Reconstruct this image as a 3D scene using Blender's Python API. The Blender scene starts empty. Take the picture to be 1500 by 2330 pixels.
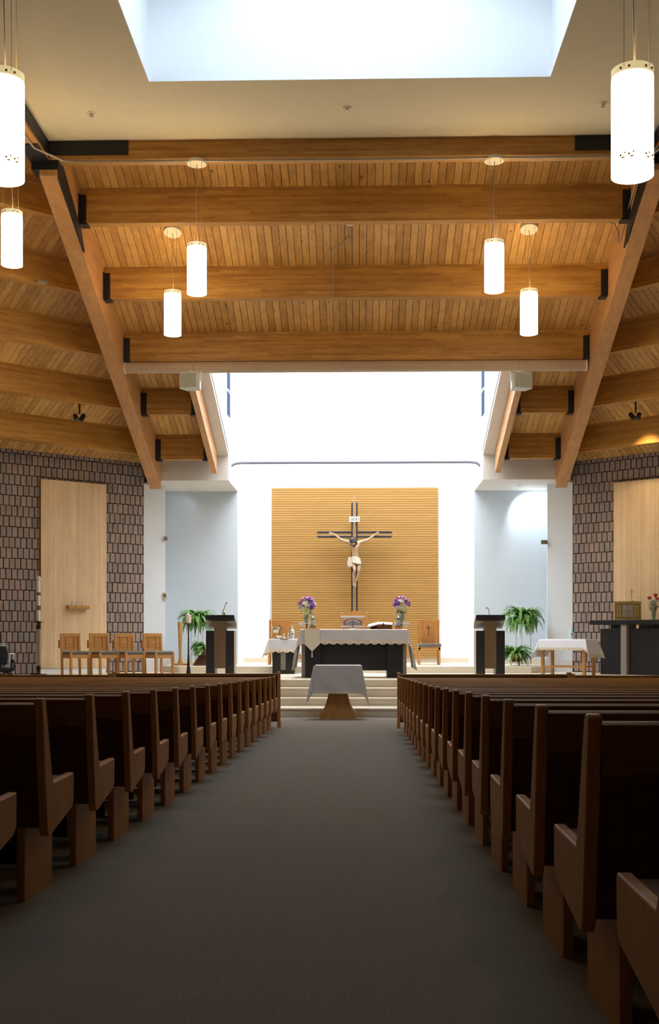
import bpy, math, random
from math import sin, cos, tan, pi, radians, sqrt, atan2, atan
from mathutils import Vector, Matrix
R = random.Random(7)
SC = bpy.context.scene
COL = SC.collection
EYE, F, HOR, YAW = 0.94, 2650.0, 1450.0, atan(67 / 2650)

# ------------------------------------------------------------------ camera, world, exposure
cam = bpy.data.cameras.new('camera'); camo = bpy.data.objects.new('camera', cam); COL.objects.link(camo)
camo.location = (0, 0, EYE); camo.rotation_euler = (pi / 2, 0, YAW)
cam.sensor_fit = 'VERTICAL'; cam.sensor_height = 36; cam.lens = F / 2330 * 36; cam.shift_y = (HOR - 1165) / 2330
cam.clip_end = 200; cam.clip_start = 0.05
SC.camera = camo
SC.view_settings.view_transform = 'Standard'; SC.view_settings.look = 'None'
SC.view_settings.gamma = 1; SC.view_settings.use_curve_mapping = False
SC.view_settings.exposure = 0.0
world = bpy.data.worlds.new('World'); SC.world = world; world.use_nodes = True
bg = world.node_tree.nodes['Background']; bg.inputs[0].default_value = (0.25, 0.42, 0.75, 1); bg.inputs[1].default_value = 0.35
L_APSE = 10.8       # daylight glazing over the sanctuary
L_DOME = 4.0        # round skylight over the nave
L_LAMP = 24.0       # pendant shades

def at(px, py, Y):
    """world point on the vertical plane at depth Y that the photograph shows at (px, py)"""
    u = (px - 750) / F
    X = Y * (u * cos(YAW) - sin(YAW)) / (cos(YAW) + u * sin(YAW))
    zc = -X * sin(YAW) + Y * cos(YAW)
    return Vector((X, Y, EYE + (HOR - py) * zc / F))

# ------------------------------------------------------------------ materials
class NT:
    def __init__(s, name):
        s.m = bpy.data.materials.new(name); s.m.use_nodes = True
        s.t = s.m.node_tree; s.p = s.t.nodes['Principled BSDF']; s.out = s.t.nodes['Material Output']
    def n(s, typ, **kw):
        nd = s.t.nodes.new('ShaderNode' + typ)
        for k, v in kw.items():
            if k.startswith('i_'):
                key = k[2:]; key = int(key) if key.isdigit() else key.replace('_', ' ')
                nd.inputs[key].default_value = v
            else: setattr(nd, k, v)
        return nd
    def l(s, a, b): s.t.links.new(a, b)
    def math(s, op, a, b=None, c=None):
        nd = s.n('Math', operation=op)
        for i, x in enumerate((a, b, c)):
            if x is None: continue
            if isinstance(x, (int, float)): nd.inputs[i].default_value = x
            else: s.l(x, nd.inputs[i])
        return nd.outputs[0]
    def ramp(s, fac, stops):
        nd = s.n('ValToRGB'); e = nd.color_ramp.elements
        while len(e) < len(stops): e.new(0.5)
        for i, (p, c) in enumerate(stops):
            e[i].position = p; e[i].color = (*c, 1)
        s.l(fac, nd.inputs[0]); return nd.outputs[0]
    def coord(s, kind='Object', scale=(1, 1, 1)):
        tc = s.n('TexCoord'); mp = s.n('Mapping'); mp.inputs['Scale'].default_value = scale
        s.l(tc.outputs[kind], mp.inputs[0]); return mp.outputs[0]
    def noise(s, vec, scale, detail=3, rough=0.5):
        nd = s.n('TexNoise'); nd.inputs['Scale'].default_value = scale; nd.inputs['Detail'].default_value = detail
        nd.inputs['Roughness'].default_value = rough
        s.l(vec, nd.inputs['Vector']); return nd.outputs[0]
    def bump(s, h, strength=0.3, dist=0.01):
        b = s.n('Bump'); b.inputs['Strength'].default_value = strength; b.inputs['Distance'].default_value = dist
        s.l(h, b.inputs['Height']); s.l(b.outputs[0], s.p.inputs['Normal'])
    def mix(s, fac, a, b, blend='MIX'):
        nd = s.n('Mix', data_type='RGBA', blend_type=blend)
        for sock, x in ((nd.inputs[0], fac), (nd.inputs[6], a), (nd.inputs[7], b)):
            if isinstance(x, (int, float)): sock.default_value = x
            elif isinstance(x, tuple): sock.default_value = (*x, 1)
            else: s.l(x, sock)
        return nd.outputs[2]

def plain(name, col, rough=0.5, metal=0.0, noise=0.06, scale=12.0, spec=0.5, bump=0.0, sheen=0.0):
    t = NT(name); v = t.coord()
    a = tuple(max(0, c * (1 - noise)) for c in col); b = tuple(min(1, c * (1 + noise)) for c in col)
    n = t.noise(v, scale)
    t.l(t.ramp(n, [(0.3, a), (0.7, b)]), t.p.inputs['Base Color'])
    t.p.inputs['Roughness'].default_value = rough; t.p.inputs['Metallic'].default_value = metal
    t.p.inputs['Specular IOR Level'].default_value = spec
    if bump: t.bump(t.noise(v, scale * 8), bump, 0.004)
    if sheen: t.p.inputs['Sheen Weight'].default_value = sheen
    return t.m

def wood(name, c1, c2, axis='X', scale=1.0, rough=0.5, island=0.0, lam=0.0, knots=False, spec=0.4):
    """grain stretched along an object axis; optional tone per board, laminations across Z, knots"""
    t = NT(name); st = 0.12
    sc = {'X': (st, 1, 1), 'Y': (1, st, 1), 'Z': (1, 1, st)}[axis]
    v = t.coord('Object', tuple(x * scale for x in sc))
    n1 = t.noise(v, 9, 4, 0.6); n2 = t.noise(v, 42, 3, 0.6)
    f = t.math('ADD', t.math('MULTIPLY', n1, 0.65), t.math('MULTIPLY', n2, 0.35))
    if island:
        g = t.n('NewGeometry')
        f = t.math('ADD', f, t.math('MULTIPLY', t.math('SUBTRACT', g.outputs['Random Per Island'], 0.5), island))
    if lam:
        tc = t.n('TexCoord'); sp = t.n('SeparateXYZ'); t.l(tc.outputs['Object'], sp.inputs[0])
        row = t.math('FLOOR', t.math('DIVIDE', sp.outputs['Z'], lam))
        cell = t.math('FLOOR', t.math('ADD', t.math('DIVIDE', sp.outputs[axis], 2.6), t.math('MULTIPLY', row, 0.37)))
        cb = t.n('CombineXYZ'); t.l(row, cb.inputs[0]); t.l(cell, cb.inputs[1])
        wn = t.n('TexWhiteNoise', noise_dimensions='2D'); t.l(cb.outputs[0], wn.inputs['Vector'])
        f = t.math('ADD', f, t.math('MULTIPLY', t.math('SUBTRACT', wn.outputs[0], 0.5), 0.22))
    col = t.ramp(f, [(0.3, c1), (0.7, c2)])
    if knots:
        k = t.n('TexVoronoi'); k.inputs['Scale'].default_value = 2.3
        t.l(t.coord('Object', {'X': (0.7, 1, 1), 'Y': (1, 0.7, 1), 'Z': (1, 1, 0.7)}[axis]), k.inputs['Vector'])
        kf = t.ramp(k.outputs['Distance'], [(0.035, (1, 1, 1)), (0.075, (0, 0, 0))])
        col = t.mix(kf, col, tuple(x * 0.3 for x in c1))
    t.l(col, t.p.inputs['Base Color'])
    t.p.inputs['Roughness'].default_value = rough; t.p.inputs['Specular IOR Level'].default_value = spec
    t.bump(n2, 0.12, 0.003)
    return t.m

def emit(name, col, strength, base=None):
    t = NT(name)
    t.p.inputs['Base Color'].default_value = (*(base or col), 1)
    t.p.inputs['Emission Color'].default_value = (*col, 1); t.p.inputs['Emission Strength'].default_value = strength
    t.p.inputs['Roughness'].default_value = 0.4
    return t.m

def glass(name, col=(1, 1, 1), rough=0.02, alpha=0.35):
    """clear ware: part transparent, part glossy"""
    t = NT(name)
    tr = t.n('BsdfTransparent'); gl = t.n('BsdfGlossy'); mx = t.n('MixShader'); lw = t.n('LayerWeight')
    tr.inputs[0].default_value = (*col, 1); gl.inputs['Roughness'].default_value = rough
    df = t.n('BsdfDiffuse'); df.inputs[0].default_value = (*col, 1); m2 = t.n('MixShader')
    lw.inputs[0].default_value = 0.35
    t.l(t.math('ADD', t.math('MULTIPLY', lw.outputs['Facing'], 0.55), 0.06), mx.inputs[0])
    t.l(tr.outputs[0], mx.inputs[1]); t.l(gl.outputs[0], mx.inputs[2])
    m2.inputs[0].default_value = alpha
    t.l(mx.outputs[0], m2.inputs[1]); t.l(df.outputs[0], m2.inputs[2]); t.l(m2.outputs[0], t.out.inputs[0])
    return t.m

MT = {}
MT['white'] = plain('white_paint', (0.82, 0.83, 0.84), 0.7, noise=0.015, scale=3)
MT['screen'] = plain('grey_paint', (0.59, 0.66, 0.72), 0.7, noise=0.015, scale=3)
MT['beige'] = plain('ceiling_paint', (0.78, 0.69, 0.52), 0.8, noise=0.02, scale=4)
MT['dim'] = plain('side_wall_paint', (0.35, 0.30, 0.25), 0.8)
MT['beam_x'] = wood('glulam', (0.31, 0.130, 0.020), (0.57, 0.295, 0.065), 'X', 1.0, 0.5, lam=0.045)
MT['beam_y'] = wood('glulam_rafter', (0.40, 0.19, 0.065), (0.62, 0.32, 0.12), 'Y', 1.0, 0.5)
MT['deck_y'] = wood('deck_boards', (0.42, 0.205, 0.05), (0.71, 0.405, 0.125), 'Y', 1.0, 0.5, island=0.28, knots=True)
MT['deck_back'] = plain('deck_gap', (0.05, 0.025, 0.01), 0.9)
MT['steel'] = plain('black_steel', (0.012, 0.012, 0.014), 0.5, 0.2)
MT['tile'] = plain('cream_tile', (0.69, 0.61, 0.48), 0.35, noise=0.05, scale=2.5)
MT['panel_z'] = wood('panel_veneer', (0.70, 0.49, 0.28), (0.86, 0.64, 0.39), 'Z', 1.2, 0.45, island=0.22)
MT['panel_x'] = wood('slat_veneer', (0.365, 0.192, 0.046), (0.415, 0.226, 0.059), 'X', 1.0, 0.6, island=0.25)
MT['panel_gap'] = plain('slat_gap', (0.22, 0.10, 0.02), 0.9)
MT['oak_z'] = wood('oak', (0.44, 0.20, 0.055), (0.62, 0.32, 0.10), 'Z', 2.0, 0.4)
MT['oak_x'] = wood('oak_rail', (0.44, 0.20, 0.055), (0.62, 0.32, 0.10), 'X', 2.0, 0.4)
MT['oak_red'] = wood('red_oak', (0.36, 0.14, 0.035), (0.52, 0.23, 0.06), 'Z', 2.0, 0.4)
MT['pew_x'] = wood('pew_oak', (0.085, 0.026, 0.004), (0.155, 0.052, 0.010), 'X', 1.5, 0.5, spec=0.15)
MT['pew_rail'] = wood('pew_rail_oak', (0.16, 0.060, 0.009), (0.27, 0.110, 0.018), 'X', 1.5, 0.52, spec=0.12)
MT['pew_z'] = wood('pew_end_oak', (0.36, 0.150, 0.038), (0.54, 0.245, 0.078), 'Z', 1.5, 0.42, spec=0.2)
MT['black'] = plain('black_lacquer', (0.010, 0.010, 0.012), 0.35)
MT['bronze'] = wood('bronze_panel', (0.10, 0.065, 0.030), (0.14, 0.09, 0.045), 'Z', 1.0, 0.4)
MT['grey_side'] = plain('taupe_side', (0.30, 0.26, 0.21), 0.45)
MT['linen'] = plain('bright_linen', (0.70, 0.70, 0.74), 0.9, noise=0.02, bump=0.1, sheen=0.1)
MT['cloth'] = plain('white_linen', (0.51, 0.50, 0.51), 0.9, noise=0.02, bump=0.1, sheen=0.1)
MT['runner'] = plain('ivory_damask', (0.62, 0.58, 0.48), 0.85, noise=0.03, scale=30)
MT['cushion'] = plain('taupe_cushion', (0.13, 0.115, 0.095), 0.9, noise=0.12, scale=60, sheen=0.2)
MT['iron'] = plain('dark_iron', (0.018, 0.014, 0.012), 0.5, 0.3)
MT['wax'] = plain('candle_wax', (0.78, 0.72, 0.62), 0.5, noise=0.02)
MT['flame'] = emit('candle_flame', (1.0, 0.72, 0.38), 5)
MT['gold'] = plain('brass', (0.52, 0.37, 0.13), 0.38, 0.75, noise=0.06)
MT['brass_dk'] = plain('aged_brass', (0.22, 0.15, 0.06), 0.4, 0.6)
MT['silver'] = plain('silver', (0.62, 0.60, 0.56), 0.25, 0.9)
MT['crosswood'] = plain('cross_black', (0.022, 0.017, 0.016), 0.45)
MT['fabric_blk'] = plain('black_upholstery', (0.010, 0.011, 0.015), 0.9, noise=0.2, scale=80)
MT['plastic_blk'] = plain('black_plastic', (0.013, 0.013, 0.014), 0.4)
MT['speaker'] = plain('speaker_case', (0.62, 0.62, 0.54), 0.5)
MT['grille'] = plain('speaker_grille', (0.36, 0.38, 0.33), 0.7, noise=0.1, scale=120)
MT['screencase'] = plain('screen_case', (0.50, 0.36, 0.25), 0.5)
MT['conduit'] = plain('conduit_steel', (0.42, 0.36, 0.28), 0.4, 0.5)
MT['canopy'] = plain('canopy_cream', (0.78, 0.72, 0.58), 0.5)
MT['cable'] = plain('thin_cable', (0.30, 0.22, 0.12), 0.5)
MT['terracotta'] = plain('terracotta', (0.30, 0.10, 0.045), 0.7)
MT['basket'] = plain('dark_basket', (0.12, 0.045, 0.03), 0.5, noise=0.3, scale=40)
MT['gel'] = plain('clear_gel', (0.42, 0.72, 0.80), 0.2)
MT['label_blue'] = plain('blue_label', (0.03, 0.09, 0.30), 0.4)
MT['plastic_wht'] = plain('white_plastic', (0.80, 0.82, 0.84), 0.35)
MT['ledge'] = plain('ledge_shade_tone', (0.16, 0.175, 0.20), 0.7)  # dark grey puts the shade under the ledge into its colour
MT['pier'] = plain('pier_paint', (0.80, 0.86, 0.92), 0.7, noise=0.015, scale=3)
MT['fascia'] = plain('fascia_paint', (0.68, 0.65, 0.60), 0.75, noise=0.015, scale=3)
MT['grey_trim'] = plain('grey_trim', (0.30, 0.29, 0.27), 0.5)
MT['skin'] = plain('painted_flesh', (0.42, 0.27, 0.155), 0.5, noise=0.10, scale=9)
MT['hair'] = plain('painted_hair', (0.030, 0.030, 0.034), 0.6, noise=0.3, scale=60)
MT['beard'] = plain('painted_beard', (0.055, 0.030, 0.020), 0.6)
MT['loin'] = plain('painted_cloth', (0.52, 0.45, 0.35), 0.6, noise=0.08, scale=18)
MT['blood'] = plain('painted_red', (0.28, 0.03, 0.02), 0.5)
MT['sign'] = plain('sign_white', (0.52, 0.51, 0.47), 0.6)
MT['ink'] = plain('sign_ink', (0.02, 0.05, 0.05), 0.6)
MT['page'] = plain('book_pages', (0.70, 0.66, 0.56), 0.8)
MT['maroon'] = plain('maroon_cover', (0.12, 0.014, 0.018), 0.5)
MT['glass'] = glass('clear_glass', (0.95, 0.97, 0.96), 0.02, 0.08)
MT['acrylic'] = glass('clear_acrylic', (0.92, 0.93, 0.96), 0.03, 0.5)
MT['water'] = glass('vase_glass', (0.78, 0.86, 0.70), 0.03, 0.18)
MT['pink'] = plain('pink_paper', (0.42, 0.16, 0.16), 0.7, noise=0.2)
MT['lav'] = plain('lavender_card', (0.40, 0.36, 0.46), 0.6)
MT['mic_gold'] = plain('microphone_collar', (0.60, 0.48, 0.28), 0.3, 0.8)
MT['win'] = emit('dark_window', (0.08, 0.13, 0.26), 0.8, (0.03, 0.04, 0.07)); MT['win'].node_tree.nodes['Principled BSDF'].inputs['Specular IOR Level'].default_value = 0.0
MT['fitting'] = plain('white_fitting', (0.74, 0.72, 0.66), 0.5)

def carpet():
    t = NT('carpet'); v = t.coord()
    n = t.noise(v, 190, 2, 0.7); n2 = t.noise(v, 2.2, 3)
    c = t.ramp(n, [(0.3, (0.150, 0.128, 0.105)), (0.7, (0.330, 0.288, 0.240))])
    c = t.mix(t.math('MULTIPLY', n2, 0.35), c, (0.200, 0.182, 0.160))
    t.l(c, t.p.inputs['Base Color']); t.p.inputs['Roughness'].default_value = 1; t.p.inputs['Specular IOR Level'].default_value = 0.05
    t.bump(n, 0.5, 0.01); return t.m
MT['carpet'] = carpet()

def brickm():
    t = NT('split_face_brick'); v = t.coord(); g = t.n('NewGeometry')
    n = t.noise(v, 14, 6, 0.65)
    c = t.ramp(g.outputs['Random Per Island'], [(0.0, (0.25, 0.21, 0.195)), (0.35, (0.345, 0.27, 0.23)), (0.7, (0.40, 0.295, 0.245)), (1.0, (0.27, 0.255, 0.255))])
    c = t.mix(t.math('MULTIPLY', t.math('SUBTRACT', n, 0.3), 0.9), c, (0.46, 0.36, 0.30))
    t.l(c, t.p.inputs['Base Color']); t.p.inputs['Roughness'].default_value = 0.85
    t.bump(n, 0.9, 0.05); return t.m
MT['brick'] = brickm()
MT['mortar'] = plain('dark_mortar', (0.050, 0.026, 0.022), 0.95)

def lacem():
    """cut-work lace: tan ground, brown flower dot in each scallop (UV: u in scallops, v 0..1 down the band)"""
    t = NT('tan_lace'); tc = t.n('TexCoord'); sp = t.n('SeparateXYZ'); t.l(tc.outputs['UV'], sp.inputs[0])
    fu = t.math('SUBTRACT', t.math('FRACT', sp.outputs['X']), 0.5); fv = t.math('SUBTRACT', sp.outputs['Y'], 0.55)
    d = t.math('SQRT', t.math('ADD', t.math('POWER', fu, 2.0), t.math('MULTIPLY', t.math('POWER', fv, 2.0), 0.7)))
    c = t.ramp(d, [(0.10, (0.20, 0.10, 0.05)), (0.15, (0.70, 0.62, 0.54)), (0.27, (0.70, 0.62, 0.54)), (0.31, (0.45, 0.31, 0.18)), (0.36, (0.66, 0.52, 0.36)), (0.5, (0.66, 0.60, 0.55))])
    n = t.noise(t.coord('UV', (9, 7, 1)), 2.5, 2)
    c = t.mix(t.math('MULTIPLY', n, 0.5), c, (0.58, 0.46, 0.32))
    t.l(c, t.p.inputs['Base Color']); t.p.inputs['Roughness'].default_value = 0.9; return t.m
MT['lace'] = lacem()

def leafm(name, a, b):
    t = NT(name); g = t.n('NewGeometry')
    t.l(t.ramp(g.outputs['Random Per Island'], [(0, a), (1, b)]), t.p.inputs['Base Color'])
    t.p.inputs['Roughness'].default_value = 0.5; return t.m
MT['fern'] = leafm('fern_green', (0.045, 0.15, 0.022), (0.20, 0.42, 0.08))
MT['leaf'] = leafm('foliage_green', (0.03, 0.07, 0.02), (0.10, 0.18, 0.05))
for nm, c in dict(purple=(0.30, 0.10, 0.36), mauve=(0.42, 0.16, 0.32), violet=(0.20, 0.09, 0.38), whitef=(0.78, 0.76, 0.68), yellowf=(0.72, 0.55, 0.08), lime=(0.66, 0.68, 0.26), redf=(0.42, 0.010, 0.015)).items():
    MT[nm] = plain('petal_' + nm, c, 0.6, noise=0.25, scale=40)

def shadem():
    """opal acrylic lit from inside: the lamp body glows, the unlit collar at the top much less"""
    t = NT('opal_shade'); tc = t.n('TexCoord'); sp = t.n('SeparateXYZ'); t.l(tc.outputs['Object'], sp.inputs[0])
    f = t.n('MapRange'); t.l(sp.outputs['Z'], f.inputs[0])
    for i, x in ((1, 0.80), (2, 0.71), (3, 0.026), (4, 1.0)): f.inputs[i].default_value = x
    t.p.inputs['Base Color'].default_value = (0.85, 0.78, 0.6, 1)
    t.l(t.ramp(f.outputs[0], [(0.05, (1.0, 0.80, 0.40)), (0.6, (1.0, 0.80, 0.52))]), t.p.inputs['Emission Color'])
    t.l(t.math('MULTIPLY', f.outputs[0], L_LAMP), t.p.inputs['Emission Strength'])
    return t.m
MT['shade'] = shadem()

# ------------------------------------------------------------------ mesh helpers
class MB:
    def __init__(s): s.v = []; s.f = []; s.uv = {}
    def quad(s, *p):
        b = len(s.v); s.v += [tuple(q) for q in p]; s.f.append(tuple(range(b, b + len(p)))); return s
    def hexa(s, p):
        """8 corners: 4 bottom (ccw from above) then 4 top"""
        b = len(s.v); s.v += [tuple(q) for q in p]
        for f in ((3, 2, 1, 0), (4, 5, 6, 7), (0, 1, 5, 4), (1, 2, 6, 5), (2, 3, 7, 6), (3, 0, 4, 7)):
            s.f.append(tuple(b + i for i in f))
        return s
    def box(s, x0, x1, y0, y1, z0, z1):
        return s.hexa([(x0, y0, z0), (x1, y0, z0), (x1, y1, z0), (x0, y1, z0), (x0, y0, z1), (x1, y0, z1), (x1, y1, z1), (x0, y1, z1)])
    def prism(s, poly, axis, a, b):
        """poly: 2-D outline; axis X: (y,z); Y: (x,z); Z: (x,y)"""
        def P(q, t): return {'X': (t, q[0], q[1]), 'Y': (q[0], t, q[1]), 'Z': (q[0], q[1], t)}[axis]
        n = len(poly); o = len(s.v)
        s.v += [P(q, a) for q in poly] + [P(q, b) for q in poly]
        s.f.append(tuple(range(o, o + n))[::-1]); s.f.append(tuple(range(o + n, o + 2 * n)))
        for i in range(n): s.f.append((o + i, o + (i + 1) % n, o + n + (i + 1) % n, o + n + i))
        return s
    def lathe(s, prof, c=(0, 0, 0), n=24, caps=True, tilt=None):
        o = len(s.v); k = len(prof)
        for r, z in prof:
            for i in range(n):
                a = 2 * pi * i / n; q = Vector((r * cos(a), r * sin(a), z))
                if tilt: q = tilt @ q
                s.v.append((c[0] + q[0], c[1] + q[1], c[2] + q[2]))
        for j in range(k - 1):
            for i in range(n):
                s.f.append((o + j * n + i, o + j * n + (i + 1) % n, o + (j + 1) * n + (i + 1) % n, o + (j + 1) * n + i))
        if caps:
            s.f.append(tuple(o + i for i in range(n))[::-1]); s.f.append(tuple(o + (k - 1) * n + i for i in range(n)))
        return s
    def tube(s, pts, r, n=8, r2=None):
        pts = [Vector(p) for p in pts]; o = len(s.v); m = len(pts); up = None
        for i, p in enumerate(pts):
            d = (pts[min(i + 1, m - 1)] - pts[max(i - 1, 0)]).normalized()
            if up is None: up = Vector((0, 0, 1)) if abs(d.z) < 0.9 else Vector((1, 0, 0))
            a = d.cross(up).normalized(); b = a.cross(d).normalized(); up = b
            rr = r if r2 is None else r + (r2 - r) * i / (m - 1)
            for j in range(n):
                t = 2 * pi * j / n; q = p + a * (rr * cos(t)) + b * (rr * sin(t)); s.v.append(tuple(q))
        for i in range(m - 1):
            for j in range(n):
                s.f.append((o + i * n + j, o + i * n + (j + 1) % n, o + (i + 1) * n + (j + 1) % n, o + (i + 1) * n + j))
        s.f.append(tuple(o + j for j in range(n))[::-1]); s.f.append(tuple(o + (m - 1) * n + j for j in range(n)))
        return s
    def ball(s, c, r, n=10, m=7, sq=(1, 1, 1)):
        prof = [(max(1e-4, sin(pi * i / m)), -cos(pi * i / m)) for i in range(m + 1)]; o = len(s.v)
        s.lathe(prof, (0, 0, 0), n)
        for i in range(o, len(s.v)):
            q = s.v[i]; s.v[i] = (c[0] + q[0] * r * sq[0], c[1] + q[1] * r * sq[1], c[2] + q[2] * r * sq[2])
        return s
    def grid(s, fn, nu, nv, uvfn=None):
        o = len(s.v)
        for j in range(nv + 1):
            for i in range(nu + 1):
                s.v.append(tuple(fn(i / nu, j / nv)))
                if uvfn: s.uv[len(s.v) - 1] = uvfn(i / nu, j / nv)
        for j in range(nv):
            for i in range(nu):
                a = o + j * (nu + 1) + i; s.f.append((a, a + 1, a + nu + 2, a + nu + 1))
        return s
    def build(s, name, m, parent=None, loc=(0, 0, 0), rot=(0, 0, 0), smooth=False, bevel=0.0, org=None, solid=0.0):
        me = bpy.data.meshes.new(name)
        v = s.v
        if org is not None:
            v = [(a - org[0], b - org[1], c - org[2]) for a, b, c in v]; loc = org
        me.from_pydata(v, [], s.f); me.update()
        if s.uv:
            ul = me.uv_layers.new(name='UVMap')
            for lp in me.loops: ul.data[lp.index].uv = s.uv.get(lp.vertex_index, (0, 0))
        me.materials.append(MT[m] if isinstance(m, str) else m)
        o = bpy.data.objects.new(name, me); COL.objects.link(o); o.location = loc; o.rotation_euler = rot
        if parent is not None: o.parent = parent
        if smooth:
            me.polygons.foreach_set('use_smooth', [True] * len(me.polygons))
            try: me.set_sharp_from_angle(angle=radians(40))
            except Exception: pass
        if solid:
            sm = o.modifiers.new('solid', 'SOLIDIFY'); sm.thickness = solid; sm.offset = 0
        if bevel:
            b = o.modifiers.new('bevel', 'BEVEL'); b.width = bevel; b.segments = 2; b.limit_method = 'ANGLE'
        return o

def thing(name, label, cat, loc=(0, 0, 0), rz=0.0, group=None):
    o = bpy.data.objects.new(name, None); COL.objects.link(o); o.empty_display_size = 0.1
    o.location = loc; o.rotation_euler = (0, 0, rz); tag(o, label, cat, group); return o
def tag(o, label, cat, group=None):
    o['label'] = label; o['category'] = cat
    if group: o['group'] = group
    return o
def struct(o, label=None):
    o['kind'] = 'structure'
    if label: o['label'] = label
    return o
def kids(o): return [c for c in bpy.data.objects if c.parent is o]
def dup(o, loc, rz=None, label=None, group=None, parent=None, _map=None):
    c = o.copy(); COL.objects.link(c); c.parent = parent
    if parent is None:
        c.location = loc
        if rz is not None: c.rotation_euler = (0, 0, rz)
        if label: c['label'] = label
        if group: c['group'] = group
    for ch in kids(o): dup(ch, None, parent=c)
    return c
# ------------------------------------------------------------------ the setting
FK = [(-6, .1812), (10, -.302), (18, -.494), (24.3, -.733), (99, -.733)]
def zfloor(y):
    for (a, za), (b, zb) in zip(FK, FK[1:]):
        if y <= b: return za + (zb - za) * (y - a) / (b - a)
Z1, Z2, Z3, Z4, ZU = -0.545, -0.381, -0.187, -0.021, 0.158
ZC = EYE + 8.55                                              # flat ceiling
def zdeck(d): return EYE + 4.72 + 0.66 + (30.8 - d) * 0.335   # underside of the roof boards
def zbeam(d): return zdeck(d) - 0.66
T41 = tan(radians(41)); UX, UY = cos(radians(41)), sin(radians(41))

m = MB()
for (a, za), (b_, zb) in zip(FK[:3], FK[1:4]): m.quad((-11.2, a, za), (11.2, a, za), (11.2, b_, zb), (-11.2, b_, zb))
m.quad((-11.2, 24.3, -0.733), (11.2, 24.3, -0.733), (11.2, 24.9, -0.733), (-11.2, 24.9, -0.733))
struct(m.build('floor', 'carpet'), 'grey brown carpet of the nave and aisle')

# steps and platforms of cream tile
def riser_box(y0, y1, z0, z1, name, label):
    b = MB()
    b.box(-10.4, 10.4, y0, y1, z0, z1 - 0.03)
    b.box(-10.4, 10.4, y0 - 0.025, y1, z1 - 0.03, z1)         # nosing slab
    struct(b.build(name, 'tile'), label)
riser_box(24.30, 38, -1.2, Z1, 'step_1', 'lowest cream tiled sanctuary step')
riser_box(25.25, 38, Z1 - .2, Z2, 'step_2', 'second cream tiled sanctuary step')
riser_box(25.74, 38, Z2 - .2, Z3, 'step_3', 'third cream tiled sanctuary step')
riser_box(26.30, 38, Z3 - .2, Z4, 'step_4', 'cream tiled platform that carries the altar')
b = MB(); b.prism([(-4.85, 31.25), (4.61, 31.25), (5.25, 31.9), (5.6, 37), (-5.9, 37), (-5.45, 31.95)], 'Z', Z4 - .1, ZU)
struct(b.build('step_5', 'tile', bevel=.008), 'raised cream platform behind the altar')

# back wall, screens, fascia, monitor well
WL, WR = -3.56, 3.37
b = MB(); b.box(WL - .3, WR + .3, 36, 36.2, -0.2, 13.2)
struct(b.build('wall_back', 'white'), 'tall white sanctuary wall')
b = MB(); b.box(WL, WR, 35.96, 36, ZU, 0.30)
struct(b.build('baseboard_back', 'tile'))
for s, X in ((-1, WL), (1, WR)):
    side = 'left' if s < 0 else 'right'
    b = MB(); b.box(min(X, X + s * .2), max(X, X + s * .2), 34.26, 36, ZU - .1, 13.2)          # behind the grey screen
    b.prism([(26.45, zdeck(26.45)), (31.86, zdeck(31.86)), (31.86, EYE + 4.35), (34.26, EYE + 4.35), (34.26, 13.2), (26.45, 13.2)], 'X', min(X, X + s * .2), max(X, X + s * .2))
    struct(b.build('wall_monitor_' + side, 'white'), 'white side of the light well on the ' + side)
    Xo = -5.70 if s < 0 else 5.48
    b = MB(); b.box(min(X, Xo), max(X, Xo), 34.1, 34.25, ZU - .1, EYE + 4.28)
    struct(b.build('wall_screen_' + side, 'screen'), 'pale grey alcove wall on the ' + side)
    b = MB(); b.box(min(X, Xo), max(X, Xo), 34.06, 34.1, ZU, 0.30)
    struct(b.build('baseboard_alcove_' + side, 'tile'))
    # fascia over the alcove, under the last beam
    b = MB(); b.box(min(X, s * 5.75), max(X, s * 5.75), 31.7, 31.85, EYE + 4.28, zdeck(31.7) + .05)
    b.prism([(X, 31.85), (X, 34.3), (s * 6.3, 34.3), (s * 6.1, 32.6), (s * 5.7, 32.2), (s * 5.7, 31.85)], 'Z', EYE + 4.28, EYE + 4.34)
    struct(b.build('trim_fascia_' + side, 'fascia'), 'white fascia over the alcove on the ' + side)
    # pier between alcove and brick wall
    px0, px1 = (-6.03, -5.46) if s < 0 else (5.93, 5.27)
    b = MB(); b.prism([(px0, 32.45), (px1, 32.72), (Xo, 34.1), (Xo + s * .6, 34.1)], 'Z', -0.1, EYE + 4.30)
    struct(b.build('wall_pier_' + side, 'pier'), 'white pier beside the brick on the ' + side)
    b = MB(); b.prism([(px0 - s * .02, 32.40), (px1 - s * .05, 32.66), (px1 - s * .05, 32.8), (px0, 32.5)], 'Z', ZU - .2, ZU + .16)
    struct(b.build('baseboard_pier_' + side, 'white'))
b = MB(); b.box(WL, WR, 26.45, 26.6, zdeck(26.5), 13.2)
struct(b.build('wall_monitor_front', 'white'))
# ledge across the bright wall
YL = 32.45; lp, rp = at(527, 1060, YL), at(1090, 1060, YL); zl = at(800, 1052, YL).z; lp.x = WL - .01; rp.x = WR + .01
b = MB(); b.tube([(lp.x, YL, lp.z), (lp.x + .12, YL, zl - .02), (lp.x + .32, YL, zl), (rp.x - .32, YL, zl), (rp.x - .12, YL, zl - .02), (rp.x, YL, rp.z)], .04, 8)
struct(b.build('trim_ledge', 'ledge', smooth=True), 'thin ledge across the bright white wall')
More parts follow.
